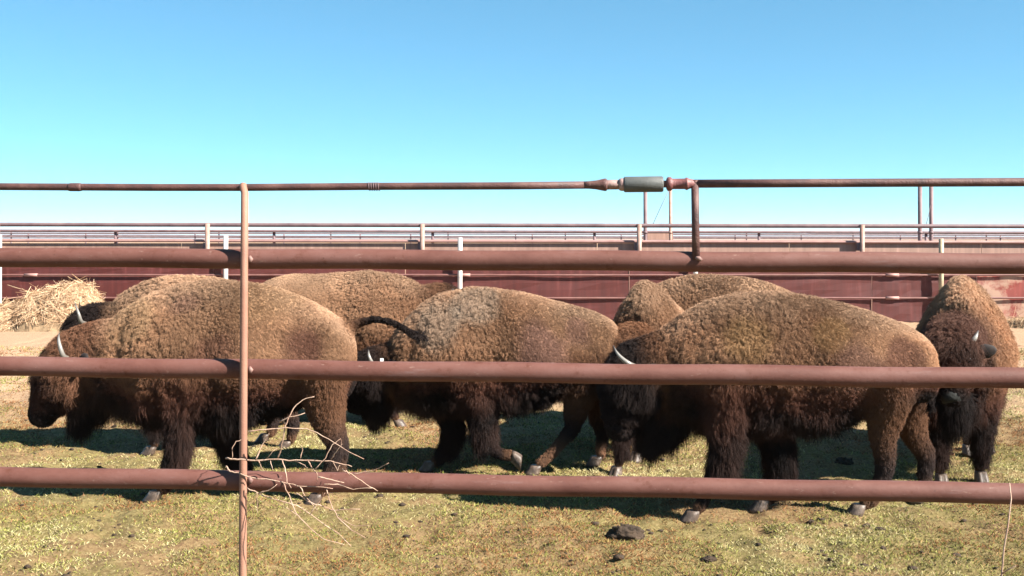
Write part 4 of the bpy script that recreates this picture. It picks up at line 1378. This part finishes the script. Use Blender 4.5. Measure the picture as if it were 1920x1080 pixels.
# 6: large right-hand bison
Y = 6.88
SPECS.append(dict(
    label='large right hand bison in front, facing left with its black head hanging between the rails',
    origin=((1480 - 960) / F * Y, Y, 0), seed=6.1, locks=18000, dark=0.05,
    patches=[(U(1405, 640, 6.6), 0.17, (0.44, 0.28, 0.10), 0.25), (U(1560, 628, 6.6), 0.12, (0.44, 0.28, 0.10), 0.25), (U(1690, 670, 6.65), 0.16, (0.17, 0.075, 0.052), 0.75), (U(1600, 690, 6.6), 0.2, (0.235, 0.125, 0.095), 0.6)], shank=0.9, neckdark=0.86,
    stations=stations_px(Y, [(1746, 670, 715, 0.05, 0.0), (1738, 645, 745, 0.18, 0.05), (1715, 621, 750, 0.26, 0.1), (1675, 599, 752, 0.30, 0.12), (1610, 577, 766, 0.34, 0.15),
                             (1535, 560, 782, 0.365, 0.22), (1455, 553, 785, 0.36, 0.35), (1385, 557, 782, 0.345, 0.43), (1325, 571, 778, 0.32, 0.43), (1280, 595, 772, 0.28, 0.32), (1248, 622, 765, 0.22, 0.2)]),
    head=[(U(1305, 680, Y), 0.29, 0.23), (U(1255, 690, Y), 0.25, 0.21), (U(1215, 692, Y - .02), 0.20, 0.19), (U(1192, 705, Y - .04), 0.18, 0.175), (U(1178, 735, Y - .05), 0.155, 0.15), (U(1168, 770, Y - .06), 0.125, 0.12), (U(1163, 798, Y - .07), 0.10, 0.105), (U(1161, 815, Y - .07), 0.075, 0.085), (U(1160, 823, Y - .07), 0.035, 0.05)],
    head_side=(0, 1, 0), headdark=0.22, facered=0.05,
    extra=[[(U(1265, 745, Y), 0.15, 0.12), (U(1235, 790, Y), 0.12, 0.10), (U(1217, 815, Y), 0.07, 0.06), (U(1210, 830, Y), 0.03, 0.03)]],
    legs=[leg(6.68, [(1350, 690, 0.20), (1358, 770, 0.145), (1360, 835, 0.10), (1345, 890, 0.062), (1326, 925, 0.042)], 1303, True),
          leg(6.85, [(1430, 700, 0.17), (1445, 790, 0.135), (1462, 850, 0.10), (1458, 900, 0.06), (1448, 930, 0.042)], 1434, True),
          leg(6.70, [(1660, 690, 0.24), (1662, 760, 0.16), (1655, 815, 0.10), (1660, 865, 0.068), (1652, 900, 0.048), (1638, 935, 0.042)], 1614, False),
          leg(7.06, [(1690, 690, 0.22), (1702, 770, 0.14), (1718, 820, 0.09), (1736, 855, 0.065), (1734, 890, 0.048), (1736, 915, 0.042)], 1734, False)],
    tail=[(U(1735, 655, Y), 0.04), (U(1748, 680, Y), 0.024), (U(1748, 720, Y), 0.02), (U(1744, 770, Y), 0.018)],
    horns=[[(U(1196, 690, 6.68), 0.034), (U(1182, 684, 6.62), 0.032), (U(1168, 674, 6.62), 0.025), (U(1157, 662, 6.64), 0.016), (U(1150, 648, 6.68), 0.004)]],
    ears=[(U(1212, 692, 6.68), (0.7, -0.6, -0.15), 0.13)], eyes=[U(1174, 733, 6.69)], 
    nose=(U(1156, 806, Y - .07), (-0.8, 0, -0.4), 0.062)))

# 7: bison facing the camera at right
SPECS.append(dict(
    label='bison at the right edge facing the viewer, dark head below a pale hump, ear tagged',
    origin=((1805 - 960) / F * 8.1, 8.1, 0), seed=7.8, locks=11000, dark=-0.05, tan=1.12,
    stations=st5([(1830, 9.35, 590, 640, 0.05, 0.0), (1830, 9.28, 570, 690, 0.2, 0.05), (1830, 9.1, 560, 715, 0.27, 0.1), (1827, 8.8, 553, 735, 0.30, 0.14), (1820, 8.5, 545, 750, 0.31, 0.25), (1811, 8.2, 530, 760, 0.315, 0.45), (1802, 7.95, 522, 768, 0.31, 0.62), (1796, 7.75, 528, 775, 0.28, 0.66), (1792, 7.6, 555, 775, 0.22, 0.5)]),
    head=[(U(1796, 640, 7.75), 0.25, 0.24), (U(1788, 647, 7.5), 0.21, 0.20), (U(1783, 652, 7.32), 0.18, 0.185), (U(1782, 670, 7.22), 0.16, 0.165), (U(1783, 700, 7.15), 0.14, 0.145), (U(1784, 728, 7.1), 0.11, 0.115), (U(1784, 748, 7.07), 0.085, 0.095), (U(1784, 760, 7.06), 0.04, 0.05)],
    head_side=(1, 0.1, 0), headdark=0.52, facered=0.9, headtint=(0.17, 0.085, 0.06),
    extra=[[(U(1790, 740, 7.35), 0.12, 0.1), (U(1790, 775, 7.3), 0.08, 0.07), (U(1790, 795, 7.28), 0.04, 0.04)]],
    legs=[leg(7.66, [(1765, 690, 0.16), (1762, 765, 0.12), (1762, 815, 0.08), (1764, 855, 0.052), (1764, 875, 0.042)], 1764, True, (-0.15, -1, 0)),
          leg(7.70, [(1838, 690, 0.17), (1842, 765, 0.13), (1842, 815, 0.09), (1840, 855, 0.055), (1838, 872, 0.042)], 1838, True, (-0.1, -1, 0)),
          leg(8.7, [(1812, 640, 0.2), (1815, 710, 0.15), (1815, 760, 0.09), (1818, 800, 0.055), (1816, 825, 0.042)], 1814, False, (-0.1, -1, 0)),
          leg(8.75, [(1862, 640, 0.2), (1864, 710, 0.15), (1858, 760, 0.09), (1855, 800, 0.055), (1852, 822, 0.042)], 1850, False, (-0.1, -1, 0))],
    horns=[[(U(1806, 650, 7.22), 0.036), (U(1816, 645, 7.15), 0.036), (U(1828, 634, 7.13), 0.028), (U(1834, 620, 7.16), 0.006)],
           [(U(1754, 650, 7.3), 0.032), (U(1744, 648, 7.27), 0.03), (U(1736, 640, 7.27), 0.022), (U(1734, 628, 7.3), 0.005)]],
    ears=[(U(1818, 664, 7.16), (0.85, -0.35, 0.22), 0.17), (U(1752, 668, 7.2), (-0.9, -0.4, -0.1), 0.13)], tags=[U(1817, 674, 7.06)], eyes=[U(1806, 680, 7.1), U(1762, 680, 7.1)],
    nose=(U(1784, 750, 7.03), (0, -0.5, -0.85), 0.062)))

for sp in SPECS:
    build_bison(sp)

# ------------------------------------------------------------------ the air: pale even haze round the whole place
vs, fs = box_data(-7600, 7600, -4200, 9400, -2.0, 75.0)
hz = mesh_obj('haze', vs, fs, None, None, False)
hz['kind'] = 'stuff'
mh = bpy.data.materials.new('haze_air')
mh.use_nodes = True
mh.node_tree.nodes.clear()
ho = mh.node_tree.nodes.new('ShaderNodeOutputMaterial')
hv = mh.node_tree.nodes.new('ShaderNodeVolumePrincipled')
hv.inputs['Color'].default_value = (0.82, 0.88, 1.0, 1)
hv.inputs['Density'].default_value = 0.00012
mh.node_tree.links.new(hv.outputs[0], ho.inputs['Volume'])
hz.data.materials.append(mh)
